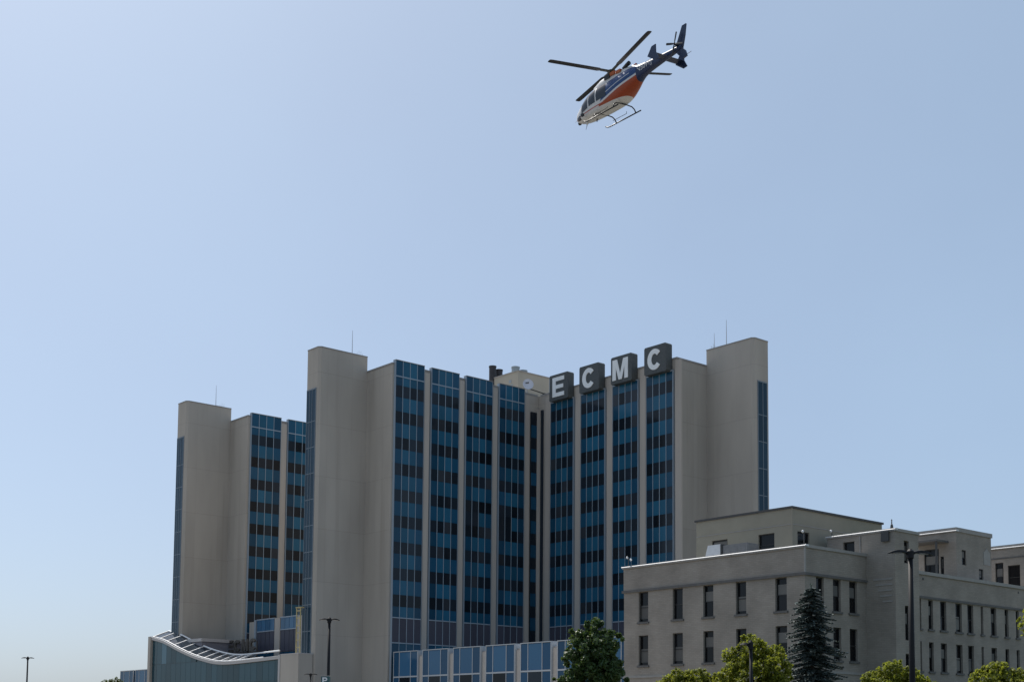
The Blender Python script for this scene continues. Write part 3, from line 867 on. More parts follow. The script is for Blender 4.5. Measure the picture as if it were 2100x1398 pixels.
# penthouse with a recessed terrace over the right wing
p2 = thing('penthouse', 'brick rooftop penthouse with covered terrace above the right wing parapet', 'building', AB(106.48, 64.0, 15.48), YAW)
hh2 = [(.9, 1.62, 1.5, 2.85), (3.72, 4.47, .38, 1.38)]
w_ = holed_wall(fnR, 0, 5.9, 0, 4.4, hh2, .25).build('brick_wall', M['brick'], p2)
for h in hh2: sash_window(w_, fnR, h, rnd, sill=False, depth=.22)
hh3 = [(1.75, 3.25, .3, 3.05), (1.25, 1.6, .3, 2.3)]
w_ = holed_wall(fnL, 0, 6, 0, 4.4, hh3, .25).build('brick_wall', M['brick'], p2)
for h in hh3: sash_window(w_, fnL, h, rnd, sill=False, depth=.22)
MB().box(.27, 5.6, .27, 5.9, 0, 4.3).build('inner_core', M['old_frame'], p2)
MB().box(5.86, 5.9, .01, 6, 0, 4.4).build('back_wall', M['brick'], p2)
MB().box(-.1, 6.0, -.1, 6.1, 4.4, 4.78).build('parapet_cap', M['stone_trim'], p2)
flash(p2, -.12, 6.1, 4.45, -.1)
MB().box(-1.9, -.02, .75, 4.2, 3.45, 3.62).build('terrace_canopy', M['dark_stone'], p2)
for y in (.85, 3.9): MB().box(-1.8, -1.65, y, y + .15, 0, 3.45).build('canopy_post', M['dark_trim'], p2)
MB().slab([(4.55, 1.8), (5.65, 1.8), (5.65, 2.95), (5.3, 3.15), (5.1, 3.4), (4.9, 3.15), (4.55, 2.95)], lambda u, w: (u, -.001, w), lambda u, w: (u, -.035, w)).build('wall_plaque', M['stone_trim'], p2)
p3 = thing('penthouse', 'brick rooftop penthouse with dark openings at the far right edge', 'building', AB(118.5, 63.0, 15.48), YAW)
hh4 = [(3.25, 4.1, .3, 2.9), (1.55, 2.8, .3, 2.55)]
w_ = holed_wall(fnL, 0, 7, 0, 4.2, hh4, .25).build('brick_wall', M['brick'], p3)
for h in hh4: sash_window(w_, fnL, h, rnd, sill=False, depth=.22)
MB().box(.27, 8, .0, 7, 0, 4.1).build('inner_core', M['brick'], p3)
MB().box(-.12, 8, -.12, 7, 4.2, 4.55).build('parapet_cap', M['stone_trim'], p3)
flash(p3, -.14, 7, 4.25, -.12)
MB().box(-.05, .0, .4, 6.5, 3.25, 3.38).build('beam', M['dark_stone'], p3)

# rooftop unit
ac = thing('rooftop_unit', 'grey rooftop air handling unit with white sloped hood behind the parapet', 'air unit', AB(79.6, 66.6, 15.43), YAW)
MB().box(.1, 1.5, -.9, 1.55, 0, 1.0).build('casing', M['ac_grey'], ac)
MB().slab([(1.7, 0), (3.35, 0), (3.0, 1.12), (1.7, 1.12)], lambda u, w: (0, u, w), lambda u, w: (1.4, u, w)).build('hood', M['ac_white'], ac)
MB().slab([(1.56, 0), (1.69, 0), (1.69, 1.1), (1.56, 1.1)], lambda u, w: (-.03, u, w), lambda u, w: (1.45, u, w)).build('collar', M['dark_trim'], ac)
for i in range(3): MB().box(.085, .1, -.7 + i * .75, -.15 + i * .75, .2, .8).build('vent_panel', M['ac_grey'], ac)

def roof_camera(a, b, z, label, h=.75, two=False):
    t = thing('security_camera', label, 'camera', AB(a, b, z), YAW, 'roof cameras of the brick building')
    MB().tube([(0, 0, 0), (0, 0, h)], .035, 6).build('pole', M['dark_trim'], t)
    MB().tube([(0, 0, h - .08), (-.2, -.05, h)], .03, 6).build('arm', M['dark_trim'], t)
    sph = [(.02, -.10), (.07, -.07), (.10, 0), (.07, .07), (.02, .10)]
    MB().lathe(sph, (-.22, -.06, h - .05), 10).build('dome', M['frosted'], t, smooth=True)
    if two: MB().lathe(sph, (.0, -.28, h - .22), 10).build('dome', M['frosted'], t, smooth=True)
    return t
roof_camera(78.1, 76.9, 15.42, 'twin dome camera on the left roof corner of the brick building', .75, True)
roof_camera(78.2, 59.2, 15.42, 'dome camera on pole at the near corner of the brick building', 1.0)
roof_camera(85.7, 62.2, 17.12, 'small camera on the back corner of the stair block', .45)
vc = thing('roof_vane', 'dark figure shaped roof fixture at the front corner of the stair block', 'roof fixture', AB(85.6, 56.75, 17.12), YAW)
MB().lathe([(.10, 0), (.12, .1), (.09, .28), (.03, .38), (.05, .44), (.03, .56), (.06, .62), (.01, .72)], n=10).build('body', M['dark_trim'], vc)
MB().box(-.32, -.2, .1, .75, -.95, -.2).build('mount_box', M['dark_trim'], vc)

# ------------------------------------------------------------------ street lamps
def lamp(x, y, h, label, rz=0.0, arms=(1, -1), r=.10, L=1.0):
    t = thing('street_lamp', label, 'street lamp', (x, y, 0), rz, 'black parking lot lamps')
    MB().tube([(0, 0, 0), (0, 0, h * .5), (0, 0, h - .25)], [r * 1.15, r, r * .85], 12).build('pole', M['black_metal'], t, smooth=True)
    MB().lathe([(.35, 0), (.35, .55), (.28, .62)], n=16).build('footing', M['kerb'], t)
    MB().lathe([(r * .9, 0), (r * 1.25, .05), (r * 1.25, .35), (r * .5, .45)], (0, 0, h - .3), 12).build('cap', M['black_metal'], t)
    for s in arms:
        MB().tube([(s * .02, 0, h - .22), (s * .10, 0, h - .10), (s * .20, 0, h - .02)], [.07, .06, .05], 8).build('arm', M['black_metal'], t, smooth=True)
        # flat curved head, a shallow lens
        hd = MB(); n = 14
        for i in range(n + 1):
            u = i / n
            x_ = s * (.10 + (L - .10) * u)
            w_2 = .17 * math.sin(math.pi * (.12 + .80 * u)) ** .7
            zt = h + .125 * math.sin(math.pi * (.08 + .86 * u)) * L - .05 * u
            zb = h - .045 + .045 * math.sin(math.pi * u) * L - .05 * u
            hd.v += [(x_, -w_2, zb), (x_, w_2, zb), (x_, w_2 * .7, zt - .02), (x_, 0, zt), (x_, -w_2 * .7, zt - .02)]
        for i in range(n):
            a = i * 5; b = a + 5
            for q in range(5):
                q2 = (q + 1) % 5
                hd.f.append((a + q, b + q, b + q2, a + q2))
        hd.f += [(0, 1, 2, 3, 4), tuple(n * 5 + q for q in (4, 3, 2, 1, 0))]
        head = hd.build('lamp_head', M['black_metal'], t)
        MB().box(min(s * .4 * L, s * .8 * L), max(s * .4 * L, s * .8 * L), -.10, .10, h - .065, h - .03).build('lens', M['lens'], head)
    return t
lamp(-56.3, 154.9, 9.9, 'far street lamp standing alone against sky at the left edge', R(12), L=.70)
l2 = lamp(-13.45, 97.8, 9.9, 'black twin head street lamp with a teal parking sign, before the tower', R(10), r=.12, L=.75)
lamp(-24.2, 160.5, 8.5, 'small distant twin head lamp just left of the parking sign', R(8), L=.8)
lamp(17.75, 59.0, 9.85, 'tall black twin head street lamp in front of the brick stair block', R(10), r=.13, L=1.05)
lamp(10.95, 60.9, 5.85, 'single head black lamp post in front of the lime green tree', 0, arms=(-1,), r=.085, L=.5)

ps = thing('parking_sign', 'teal parking sign box with white letter P on the lamp post', 'sign', (-13.55, 97.55, 0), R(-14))
MB().box(-.30, .30, -.28, .04, 5.1, 5.68).build('sign_body', M['teal'], ps)
lt = MB(); letter(lt, 'P', -.19, .19, 5.16, 5.60, lambda u, w: (u, -.281, w), lambda u, w: (u, -.30, w)); lt.build('letter', M['white'], ps)
MB().box(-.32, .32, -.30, .06, 5.681, 5.72).build('top_trim', M['fascia'], ps)
MB().box(-.05, .05, .04, .22, 5.25, 5.45).build('bracket', M['black_metal'], ps)

# ------------------------------------------------------------------ trees
def leaf_cloud(n, sampler, size, rng, up=.35, aspect=.55, curl=.25):
    """many small folded leaf faces spread by sampler(rng) -> point, outward normal"""
    V = []; F = []
    for i in range(n):
        p, nrm = sampler(rng)
        d = Vector((rng.gauss(0, 1), rng.gauss(0, 1), rng.gauss(0, 1))).normalized()
        nn = (Vector(nrm) * .7 + Vector((0, 0, up)) + d * .8).normalized()
        t = nn.cross(Vector((rng.gauss(0, 1), rng.gauss(0, 1), rng.gauss(0, 1)))).normalized()
        b = nn.cross(t)
        s = size * rng.uniform(.6, 1.3)
        p = Vector(p)
        k = len(V)
        V += [p - t * s, p + b * s * aspect - nn * s * curl, p + t * s * 1.1 - nn * s * curl * .6, p - b * s * aspect - nn * s * curl]
        F += [(k, k + 1, k + 2), (k, k + 2, k + 3)]
    me = bpy.data.meshes.new('leaves')
    me.from_pydata([tuple(q) for q in V], [], F)
    return me

def broadleaf(name, label, loc, clumps, n, size, lm, seed, trunk_h, tr=.14, group=None, up=.35):
    """clumps: list of (x, y, z, rx, ry, rz) ellipsoids; leaves sit mostly in their outer shells"""
    rng = random.Random(seed)
    t = thing(name, label, 'tree', loc, 0, group)
    # break every clump into small tufts so that the outline is uneven
    tufts = []
    tot = sum(c[3] * c[5] for c in clumps)
    for (x, y, z, rx, ry, rz) in clumps:
        m = max(16, int(300 * rx * rz / tot))
        for _ in range(m):
            d = Vector((rng.gauss(0, 1), rng.gauss(0, 1), rng.gauss(0, 1) + .25)).normalized()
            stray = rng.random() < .14
            q = rng.uniform(1.02, 1.24) if stray else rng.uniform(.55, 1.05)
            tufts.append((Vector((x + d.x * rx * q, y + d.y * ry * q, z + d.z * rz * q)), d, (rng.uniform(.07, .16) if stray else rng.uniform(.14, .34)) * (rx + rz) * .5))
    def sampler(r):
        c, d, rad = r.choice(tufts)
        if rad < .14 and r.random() < .5: c, d, rad = r.choice(tufts)
        e = Vector((r.gauss(0, 1), r.gauss(0, 1), r.gauss(0, 1))).normalized()
        p = c + e * rad * r.uniform(.2, 1.0) ** .6
        return p, (d + e).normalized()
    me = leaf_cloud(n, sampler, size, rng, up)
    me.materials.append(lm)
    link('crown', me, t)
    tk = MB()
    zc = sum(c[2] for c in clumps) / len(clumps)
    tk.tube([(0, 0, 0), (.04, .02, trunk_h * .5), (0, 0, trunk_h), (.03, 0, zc)], [tr * 1.3, tr, tr * .85, tr * .3], 9)
    for (x, y, z, rx, ry, rz) in clumps:
        tk.tube([(0, 0, trunk_h * .85), (x * .45, y * .45, (trunk_h + z) / 2), (x, y, z + rz * .3)], [tr * .5, tr * .35, tr * .1], 6)
    tk.build('trunk', M['bark'], t, smooth=True)
    return t

broadleaf('broadleaf_tree', 'dense dark green rounded tree at the left end of the brick building', (5.35, 88, 0),
          [(.25, 0, 8.45, .85, .9, .75), (-.4, .1, 7.8, 1.15, 1.2, .9), (.95, -.1, 7.75, 1.0, 1.1, .85), (.2, 0, 7.2, 1.7, 1.6, 1.1), (.15, 0, 6.5, 1.8, 1.7, 1.3), (-.9, 0, 6.3, 1.2, 1.3, 1.1), (.1, 0, 5.3, 1.85, 1.8, 1.4), (-1.35, 0, 5.1, 1.0, 1.1, .95), (.95, 0, 5.2, 1.1, 1.3, 1.3), (-2.1, 0, 4.5, .75, .8, .8), (0, 0, 3.8, 1.9, 1.8, 1.2), (-1.5, .2, 3.6, 1.3, 1.3, 1.0)],
          24000, .145, M['leaf_dark'], 3, 3.0, .2)
broadleaf('broadleaf_tree', 'lime green tree behind the single head lamp, left of the spruce', (12.3, 68, 0),
          [(-.05, 0, 6.0, .75, .8, .75), (-.75, 0, 5.35, .85, .9, .75), (.65, 0, 5.5, 1.0, .9, .8), (1.3, 0, 5.0, .75, .8, .7), (0, 0, 4.6, 1.7, 1.5, .9), (-.9, 0, 4.3, 1.0, 1.0, .8), (1.0, 0, 4.1, 1.1, 1.0, .8)],
          11000, .095, M['leaf_lime'], 4, 2.6, .11)
broadleaf('broadleaf_tree', 'low lime green treetop along the bottom below the brick windows', (9.35, 69, 0),
          [(-.6, 0, 4.45, .7, .8, .55), (.2, 0, 4.55, .7, .8, .6), (.85, 0, 4.5, .6, .7, .5), (-1.1, 0, 4.2, .7, .7, .5), (.1, 0, 3.9, 1.5, 1.1, .7)],
          7500, .085, M['leaf_lime'], 6, 2.3, .09)
broadleaf('broadleaf_tree', 'lime green treetop at the foot of the tall street lamp', (19.05, 66, 0),
          [(-.15, 0, 4.75, .75, .8, .6), (-.95, 0, 4.35, .7, .8, .5), (.55, 0, 4.5, .6, .7, .65), (1.2, 0, 4.25, .65, .7, .5), (0, 0, 3.9, 1.6, 1.2, .75)],
          8000, .09, M['leaf_lime'], 7, 2.3, .09)
broadleaf('broadleaf_tree', 'lime green treetop in the lower right corner', (24.0, 66, 0),
          [(-.05, 0, 4.85, .6, .7, .65), (.9, 0, 4.55, .8, .8, .55), (-.75, 0, 4.45, .6, .7, .5), (1.9, 0, 4.35, .8, .8, .5), (.4, 0, 3.9, 1.8, 1.2, .7)],
          8000, .09, M['leaf_lime'], 8, 2.3, .09)
broadleaf('broadleaf_tree', 'tree cut by the right edge, only a few leafy twigs showing', (20.58, 50, 0),
          [(-.75, 0, 5.75, .75, .8, .75), (.3, 0, 6.1, 1.0, 1.0, 1.0), (-.55, 0, 6.35, .5, .5, .35), (.5, 0, 4.7, 1.1, 1.1, .9)],
          4500, .085, M['leaf_lime'], 9, 2.6, .1)
broadleaf('broadleaf_tree', 'tiny distant treetop at the bottom left beside the glass boxes', (-75.3, 250, 0),
          [(-.4, 0, 9.6, 1.6, 1.6, 1.3), (1.3, 0, 10.2, 1.2, 1.3, 1.1), (0, 0, 7.5, 2.6, 2.2, 1.9)],
          2500, .2, M['leaf_far'], 11, 5, .25)

def spruce(loc, H_, base_r, label, seed):
    rng = random.Random(seed)
    t = thing('spruce_tree', label, 'tree', loc)
    V = []; F = []
    z = .9; layer = 0
    while z < H_ - .15:
        f = 1 - z / H_
        rad = base_r * (f ** .5) * rng.uniform(.88, 1.08)
        nb = int(11 + 13 * f)
        a0 = rng.uniform(0, 6.28)
        for q in range(nb):
            a = a0 + 2 * math.pi * q / nb + rng.uniform(-.22, .22)
            if rng.random() < .10: continue
            L_ = rad * rng.uniform(.55, 1.2)
            zz = z + rng.uniform(-.14, .14)
            d = Vector((math.cos(a), math.sin(a), 0)); side = Vector((-d.y, d.x, 0))
            steps = max(4, int(L_ / .16))
            for s in range(steps):
                u = (s + .5) / steps
                c = Vector((0, 0, zz)) + d * L_ * u + Vector((0, 0, -.32 * L_ * u * u + .14 * L_ * u ** 4))
                w = .34 * (1 - .55 * u) * (.6 + .4 * min(1, L_))
                for kx in range(9):
                    ang = rng.uniform(-1.25, 1.25)
                    dd = (d * math.cos(ang) + side * math.sin(ang) + Vector((0, 0, rng.uniform(-.35, .3)))).normalized()
                    pp = dd.cross(Vector((rng.gauss(0, .5), rng.gauss(0, .5), 1))).normalized()
                    ln = w * rng.uniform(.6, 1.15); th = .06 * rng.uniform(.7, 1.3)
                    k = len(V)
                    V += [c - pp * th, c + dd * ln * .6 - pp * th * .9, c + dd * ln, c + dd * ln * .6 + pp * th * .9, c + pp * th]
                    F.append((k, k + 1, k + 2, k + 3, k + 4))
        z += .20 + .16 * f
        layer += 1
    for q in range(40):      # leader
        c = Vector((0, 0, H_ - .5 + .5 * q / 40)); a = rng.uniform(0, 6.28)
        dd = Vector((math.cos(a), math.sin(a), .8)).normalized(); pp = dd.cross(Vector((0, 0, 1))).normalized()
        k = len(V); V += [c - pp * .03, c + dd * .22, c + pp * .03]; F.append((k, k + 1, k + 2))
    me = bpy.data.meshes.new('needles'); me.from_pydata([tuple(p) for p in V], [], F); me.materials.append(M['needle'])
    link('crown', me, t)
    MB().tube([(0, 0, 0), (0, 0, H_ * .5), (0, 0, H_ - .2)], [.22, .13, .02], 9).build('trunk', M['bark'], t, smooth=True)
    return t
spruce((18.05, 80, 0), 10.75, 2.95, 'tall blue green spruce in front of the brick building corner', 21)

# ------------------------------------------------------------------ helicopter
HH = 3.45     # rotor hub height above the skids
def heli_paint():
    m, nt, b = new_mat('helicopter_paint')
    tc = nt.nodes.new('ShaderNodeTexCoord')
    sp = nt.nodes.new('ShaderNodeSeparateXYZ'); nt.links.new(tc.outputs['Object'], sp.inputs[0])
    X, Z = sp.outputs[0], sp.outputs[2]
    def val(x):
        n = nt.nodes.new('ShaderNodeValue'); n.outputs[0].default_value = x; return n.outputs[0]
    def op(o, a, c):
        n = nt.nodes.new('ShaderNodeMath'); n.operation = o
        for i, q in enumerate((a, c)):
            if isinstance(q, (int, float)): n.inputs[i].default_value = q
            else: nt.links.new(q, n.inputs[i])
        return n.outputs[0]
    def lin(k, c): return op('ADD', op('MULTIPLY', X, k), c)
    def mix(f, a, c):
        n = nt.nodes.new('ShaderNodeMix'); n.data_type = 'RGBA'
        nt.links.new(f, n.inputs[0])
        for i, q in ((6, a), (7, c)):
            if isinstance(q, tuple): n.inputs[i].default_value = (*q, 1)
            else: nt.links.new(q, n.inputs[i])
        return n.outputs[2]
    gt = lambda a, c: op('GREATER_THAN', a, c)
    lt_ = lambda a, c: op('LESS_THAN', a, c)
    white, blue, orange, red, dk = (.62, .62, .62), (.010, .050, .17), (.34, .055, .014), (.38, .02, .02), (.012, .028, .085)
    # swoosh between blue and orange: rises towards the tail
    sw = op('ADD', lin(-.22, 1.22), op('MULTIPLY', op('MULTIPLY', X, X), .012))
    col = white
    isor = op('MULTIPLY', lt_(Z, op('SUBTRACT', sw, .05)), gt(Z, op('ADD', lin(.03, .86), 0)))
    isor = op('MULTIPLY', isor, lt_(X, .9))
    c1 = mix(isor, white, orange)
    isb = op('MULTIPLY', gt(Z, op('ADD', sw, .10)), lt_(X, op('ADD', op('MULTIPLY', Z, -.75), 1.55)))
    c2 = mix(isb, c1, blue)
    st = op('MULTIPLY', isb, op('MULTIPLY', gt(Z, op('ADD', sw, .40)), lt_(Z, op('ADD', sw, .455))))
    st = op('MULTIPLY', st, gt(X, -2.4))
    c3 = mix(st, c2, white)
    ln = op('MULTIPLY', gt(Z, lin(-.02, 1.02)), lt_(Z, lin(-.02, 1.08)))
    ln = op('MULTIPLY', ln, gt(X, .4))
    c4 = mix(ln, c3, red)
    c5 = mix(lt_(X, -2.95), c4, dk)
    nt.links.new(c5, b.inputs['Base Color'])
    b.inputs['Roughness'].default_value = .42
    b.inputs['Specular IOR Level'].default_value = .5
    return m
M['heli'] = heli_paint()
M['heli_blue'] = mat('heli_dark_blue', (.011, .022, .065), .3, var=.05)
M['heli_glass'] = mat('heli_glass', (.012, .014, .02), .06, spec=.5)
M['heli_white'] = mat('heli_white', (.60, .60, .60), .35, var=.04)
M['heli_orange'] = mat('heli_orange', (.42, .10, .02), .4, var=.1)
M['heli_black'] = mat('heli_black', (.010, .010, .012), .4, var=.1)
M['blade'] = mat('rotor_blade', (.013, .014, .016), .45, var=.1)
M['hub'] = mat('rotor_hub', (.045, .042, .03), .5, metal=.4)

heli = thing('helicopter', 'blue orange and white rescue helicopter flying above the hospital', 'helicopter')
eul = (R(-6.8), R(1.2), R(129.3))
from mathutils import Euler
Mr = Euler(eul, 'XYZ').to_matrix()
heli.rotation_euler = eul
heli.location = Vector((7.3, 98.88, 52.53)) - Mr @ Vector((0, 0, HH))

SEC = np.array([  # x, z bottom, z top, half width (z above skids)
    (4.16, 1.12, 1.24, .04), (4.05, .92, 1.42, .24), (3.75, .72, 1.62, .45), (3.3, .60, 1.86, .62), (2.75, .52, 2.22, .76), (2.2, .49, 2.50, .84),
    (1.5, .47, 2.66, .90), (.5, .47, 2.74, .92), (-.5, .49, 2.78, .92), (-1.2, .58, 2.80, .90), (-1.8, .80, 2.80, .80), (-2.4, 1.12, 2.78, .64),
    (-2.9, 1.45, 2.74, .48), (-3.4, 1.70, 2.68, .36), (-4.2, 1.86, 2.62, .30), (-5.6, 2.02, 2.56, .25), (-7.0, 2.16, 2.50, .19), (-7.35, 2.22, 2.46, .14)])
SEC = SEC[::-1]
def sec(x):
    return [float(np.interp(x, SEC[:, 0], SEC[:, i])) for i in (1, 2, 3)]
def fus(x, th, off=0.0):
    zb, zt, hw = sec(x)
    e = 2 / 2.7
    c, s = math.cos(th), math.sin(th)
    y = (hw + off) * math.copysign(abs(c) ** e, c)
    hh = (zt - zb) / 2 + off
    if s > 0: y *= 1 - .22 * s ** 2 * (1 if x > -2 else .4)
    return (x, y, (zb + zt) / 2 + hh * math.copysign(abs(s) ** e, s))
def loft(xs, t0, t1, nt_, off=0, closed=False):
    mb = MB()
    for x in xs:
        for k in range(nt_ + (0 if closed else 1)):
            mb.v.append(fus(x, t0 + (t1 - t0) * k / nt_, off))
    m_ = nt_ if closed else nt_ + 1
    for i in range(len(xs) - 1):
        for k in range(nt_):
            k2 = (k + 1) % m_
            mb.f.append((i * m_ + k, i * m_ + k2, (i + 1) * m_ + k2, (i + 1) * m_ + k))
    if closed:
        mb.f.append(tuple(range(m_ - 1, -1, -1))); mb.f.append(tuple((len(xs) - 1) * m_ + k for k in range(m_)))
    return mb
# smooth the interpolated sections
xs_ = np.concatenate([np.linspace(4.16, 3.6, 8), np.linspace(3.45, -3.4, 36), np.linspace(-3.7, -7.35, 10)])
_s0 = SEC.copy()
xx = np.linspace(-7.35, 4.16, 140)
cols_ = [np.interp(xx, _s0[:, 0], _s0[:, i]) for i in (1, 2, 3)]
ker = np.array([1, 2, 3, 2, 1.]) / 9
for i in range(3):
    c_ = np.convolve(np.pad(cols_[i], 2, mode='edge'), ker, 'valid'); c_[-2:] = cols_[i][-2:]; cols_[i] = c_
SEC = np.column_stack([xx] + cols_)
body = loft(xs_, 0, 2 * math.pi, 36, closed=True).build('fuselage', M['heli'], heli, smooth=True)
# windows as panels just proud of the skin, both sides
def panel(name, x0, x1, t0, t1, m, nx=5, nt_=5, off=.012, skew=0.0):
    mb = MB()
    for i in range(nx + 1):
        for k in range(nt_ + 1):
            fr_ = k / nt_
            x = x0 + (x1 - x0) * i / nx + skew * fr_
            mb.v.append(fus(x, t0 + (t1 - t0) * fr_, off))
    for i in range(nx):
        for k in range(nt_):
            a = i * (nt_ + 1) + k
            mb.f.append((a, a + 1, a + nt_ + 2, a + nt_ + 1))
    return mb.build(name, m, heli, smooth=True)
for side in (0, 1):
    T_ = (lambda t: t) if side == 0 else (lambda t: math.pi - t)
    panel('cabin_window', 1.05, -.05, T_(R(-7)), T_(R(42)), M['heli_glass'])
    panel('cabin_window', 1.95, 1.18, T_(R(-7)), T_(R(42)), M['heli_glass'])
    panel('door_window', 2.95, 2.12, T_(R(-9)), T_(R(42)), M['heli_glass'], skew=-.12)
    panel('windshield', 3.55, 2.62, T_(R(40)), T_(R(87)), M['heli_glass'], skew=-.12)
    panel('chin_window', 3.75, 3.2, T_(R(-42)), T_(R(-8)), M['heli_glass'])
# engine cowling and intakes
cw = MB()
CW = [(2.1, .05, 2.50, 2.56), (1.6, .52, 2.35, 2.80), (.8, .70, 2.3, 3.02), (0, .74, 2.3, 3.10), (-.9, .70, 2.3, 3.08), (-1.8, .55, 2.4, 2.98), (-2.4, .42, 2.4, 2.92), (-2.9, .2, 2.45, 2.80)]
n = 14
for x, hw, zb, zt in CW:
    for k in range(n):
        t = math.pi * k / (n - 1)
        c, s = math.cos(t), math.sin(t)
        cw.v.append((x, hw * math.copysign(abs(c) ** .75, c), zb + (zt - zb) * abs(s) ** .75))
for i in range(len(CW) - 1):
    for k in range(n - 1): cw.f.append((i * n + k, i * n + k + 1, (i + 1) * n + k + 1, (i + 1) * n + k))
cowl = cw.build('engine_cowling', M['heli_white'], heli, smooth=True)
MB().box(-1.0, -.55, .56, .76, 2.72, 2.97).box(-1.0, -.55, -.76, -.56, 2.72, 2.97).build('engine_intake', M['heli_orange'], cowl)
MB().box(-.5, .10, .5, .765, 2.62, 2.92).box(-.5, .10, -.765, -.5, 2.62, 2.92).build('intake_screen', M['heli_black'], cowl)
MB().box(-1.55, -1.1, .42, .66, 2.68, 2.92).box(-1.55, -1.1, -.66, -.42, 2.68, 2.92).build('cowl_panel', M['heli_orange'], cowl)
for s in (-1, 1):
    MB().tube([(-1.6, s * .3, 2.95), (-2.0, s * .34, 3.06), (-2.35, s * .42, 3.08)], [.14, .15, .16], 12).build('exhaust_pipe', M['heli_black'], heli, smooth=True)
MB().lathe([(.06, 0), (.08, .06), (.03, .14)], (-2.6, 0, 2.9), 10).build('beacon', mat('beacon_red', (.35, .02, .03), .3), heli)
# mast and rotor
MB().lathe([(.30, 2.98), (.22, 3.1), (.09, 3.16), (.085, 3.5), (.05, 3.56)], n=14).build('rotor_mast', M['hub'], heli, smooth=True)
hubm = MB().lathe([(.12, 3.36), (.30, 3.40), (.32, 3.5), (.16, 3.56), (.10, 3.60)], n=16)
hubo = hubm.build('rotor_hub', M['hub'], heli)
for i, (ps_, cone) in enumerate(((77.16, 2.13), (168.64, 6.77), (255.13, 3.09), (346.13, -.23))):
    bl = MB()
    c = .235
    st = [(.25, .07, .07), (.8, .08, .045), (1.15, c, .03), (5.2, c, .022), (5.42, c * .9, .014), (5.49, c * .55, .006)]
    for r_, ch_, th_ in st:
        bl.v += [(r_, ch_, 0), (r_, ch_ * .3, th_), (r_, -ch_, 0), (r_, ch_ * .3, -th_)]
    for q in range(len(st) - 1):
        for k in range(4): bl.f.append((q * 4 + k, q * 4 + (k + 1) % 4, q * 4 + 4 + (k + 1) % 4, q * 4 + 4 + k))
    bl.f += [(3, 2, 1, 0), tuple(4 * (len(st) - 1) + k for k in range(4))]
    o = bl.build('rotor_blade', M['blade'], heli, (0, 0, HH))
    o.rotation_euler = (R(4), -R(cone), R(ps_))
    MB().box(.28, .95, -.10, .10, -.05, .05).build('blade_grip', M['hub'], o)
# tail: fin, ventral fin, stabiliser, end plates, tail rotor
fin = MB()
F_ = [(-6.55, 2.45), (-7.05, 2.45), (-7.35, 2.1), (-7.55, 1.55), (-7.25, 1.42), (-6.95, 1.75), (-6.75, 2.2)]
def plate(mb, poly, w0, w1=None):
    w1 = w1 or w0
    n = len(poly)
    mb.v += [(x, w0, z) for x, z in poly] + [(x, -w0, z) for x, z in poly]
    b0 = len(mb.v) - 2 * n
    mb.f += [tuple(b0 + i for i in range(n)), tuple(b0 + n + i for i in range(n - 1, -1, -1))] + [(b0 + i, b0 + n + i, b0 + n + (i + 1) % n, b0 + (i + 1) % n) for i in range(n)]
    return mb
plate(MB(), [(-6.35, 2.40), (-6.9, 2.75), (-7.55, 3.78), (-7.92, 3.80), (-7.72, 3.05), (-7.45, 2.35), (-7.2, 2.2)], .065).build('vertical_fin', M['heli_blue'], heli)
plate(MB(), [(-6.6, 2.3), (-7.25, 2.35), (-7.62, 1.95), (-7.72, 1.52), (-7.35, 1.46), (-6.95, 1.85)], .075).build('ventral_fin', M['heli_blue'], heli)
MB().tube([(-7.6, 0, 1.62), (-8.15, 0, 1.66)], .022, 6).build('tail_skid', M['antenna'], heli)
sb = MB()
for y in (-1.5, 0, 1.5): sb.v += [(-5.35, y, 2.14), (-5.5, y, 2.20), (-6.05, y, 2.14), (-5.5, y, 2.09)]
for q in range(2):
    for k in range(4): sb.f.append((q * 4 + k, q * 4 + (k + 1) % 4, q * 4 + 4 + (k + 1) % 4, q * 4 + 4 + k))
sb.f += [(3, 2, 1, 0), (8, 9, 10, 11)]
sb.build('stabiliser', M['heli_blue'], heli)
for s in (-1, 1):
    e = plate(MB(), [(-5.25, 2.12), (-5.75, 2.68), (-6.15, 2.70), (-6.10, 2.15), (-6.35, 1.62), (-5.95, 1.58)], .04)
    e.v = [(x, y + s * 1.5, z) for x, y, z in e.v]
    e.build('end_plate', M['heli_blue'], heli)
MB().tube([(-6.95, 0, 2.62), (-6.95, .42, 2.62)], [.13, .08], 10).build('tail_rotor_hub', M['heli_black'], heli)
for i, an in enumerate((20, 112, 200, 292)):
    bl = MB(); c, s = math.cos(R(an)), math.sin(R(an))
    for r_, w in ((.08, .05), (.25, .075), (.80, .085), (.83, .05)):
        for q, yy in ((1, .40), (-1, .385)):
            bl.v.append((-6.95 + c * r_ - s * w * q, yy, 2.62 + s * r_ + c * w * q))
        bl.v.append((-6.95 + c * r_, .41, 2.62 + s * r_))
    for q in range(3):
        a = q * 3
        for k in range(3): bl.f.append((a + k, a + (k + 1) % 3, a + 3 + (k + 1) % 3, a + 3 + k))
    bl.build('tail_rotor_blade', M['heli_black'], heli)
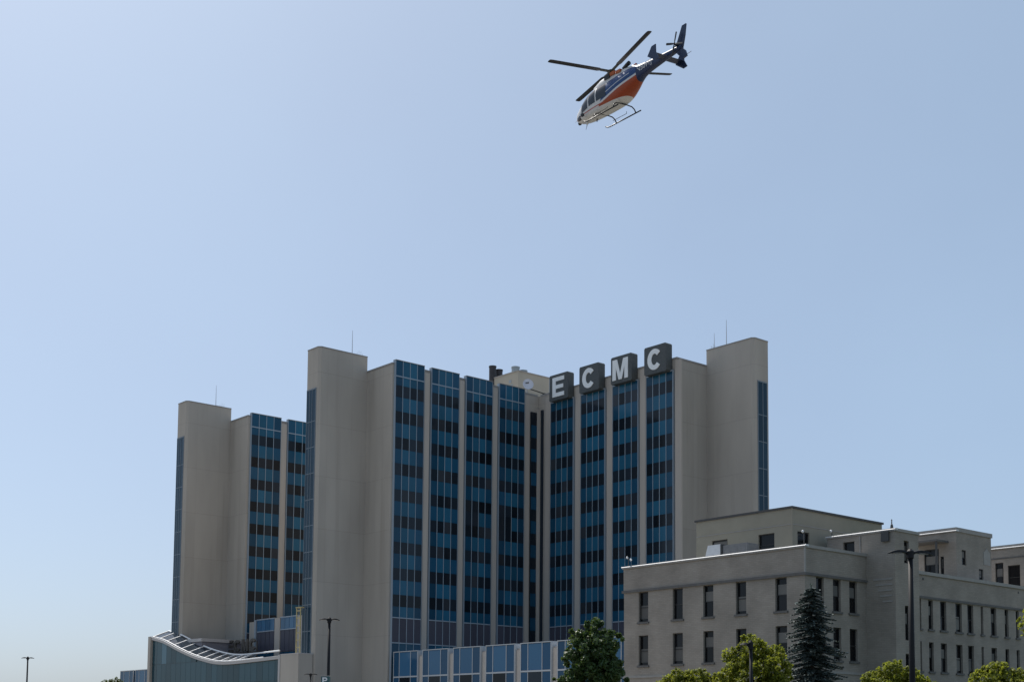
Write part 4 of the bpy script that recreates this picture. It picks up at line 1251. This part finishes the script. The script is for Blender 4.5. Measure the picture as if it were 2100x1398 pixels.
# skids
for s in (-1, 1):
    sk = MB().tube([(2.35, s * 1.22, .22), (2.15, s * 1.22, .09), (1.9, s * 1.22, .05), (-1.55, s * 1.22, .05)], .05, 8)
    sk.build('skid', M['heli_black'], heli, smooth=True)
    MB().tube([(1.35, s * 1.06, .30), (1.2, s * 1.08, .30), (-.15, s * 1.08, .30), (-.25, s * 1.0, .42)], .022, 6).build('step', M['heli_black'], heli)
for x in (1.15, -1.0):
    MB().tube([(x, -1.22, .06), (x, -1.10, .30), (x, -.85, .46), (x, -.4, .50), (x, .4, .50), (x, .85, .46), (x, 1.10, .30), (x, 1.22, .06)], .045, 8).build('cross_tube', M['heli_black'], heli, smooth=True)
# small fittings
MB().lathe([(.02, -.16), (.12, -.12), (.16, 0), (.12, .1), (.05, .14)], (3.95, 0, .86), 12).build('sensor_ball', M['heli_black'], heli, smooth=True)
MB().lathe([(.03, -.12), (.10, -.08), (.11, .06)], (2.9, .25, .44), 12).build('search_light', M['heli_white'], heli)
MB().tube([(3.1, 0, .55), (3.35, 0, .12)], [.03, .012], 6).build('belly_antenna', M['heli_black'], heli)
MB().tube([(2.0, 0, .5), (2.05, 0, .28)], [.05, .04], 6).build('belly_antenna', M['heli_black'], heli)
MB().tube([(4.15, 0, 1.15), (4.5, 0, 1.12)], .012, 5).build('pitot_tube', M['antenna'], heli)
MB().tube([(2.75, .74, .98), (2.7, .98, .86), (2.6, 1.0, .82)], .02, 5).box(2.45, 2.68, .93, 1.1, .72, .92).build('search_camera', M['heli_black'], heli)
# registration on the tail boom
def text_mesh(txt, size, m, name):
    cu = bpy.data.curves.new(name, 'FONT'); cu.body = txt; cu.size = size; cu.extrude = .004; cu.offset = .006 * size
    ob = bpy.data.objects.new(name, cu); COL.objects.link(ob)
    dg = bpy.context.evaluated_depsgraph_get()
    me = bpy.data.meshes.new_from_object(ob.evaluated_get(dg))
    bpy.data.objects.remove(ob, do_unlink=True); bpy.data.curves.remove(cu)
    me.materials.clear(); me.materials.append(m); me.name = name
    return me
tm = text_mesh('N509TJ', .50, M['heli_white'], 'registration')
for s in (1, -1):
    o = link('registration', tm, heli)
    # left side: text runs from the cabin towards the tail
    if s == 1:
        xa, za = Vector((-1, 0, .075)).normalized(), Vector((0, -.05, 1))
        o.matrix_local = Matrix.Translation((-3.05, .415, 2.06)) @ Matrix(((xa.x, 0, 0, 0), (-.062, 0, 1, 0), (.075, 1, 0, 0), (0, 0, 0, 1)))
    else:
        o.matrix_local = Matrix.Translation((-4.75, -.31, 2.14)) @ Matrix(((1, 0, 0, 0), (-.062, 0, -1, 0), (-.04, 1, 0, 0), (0, 0, 0, 1)))
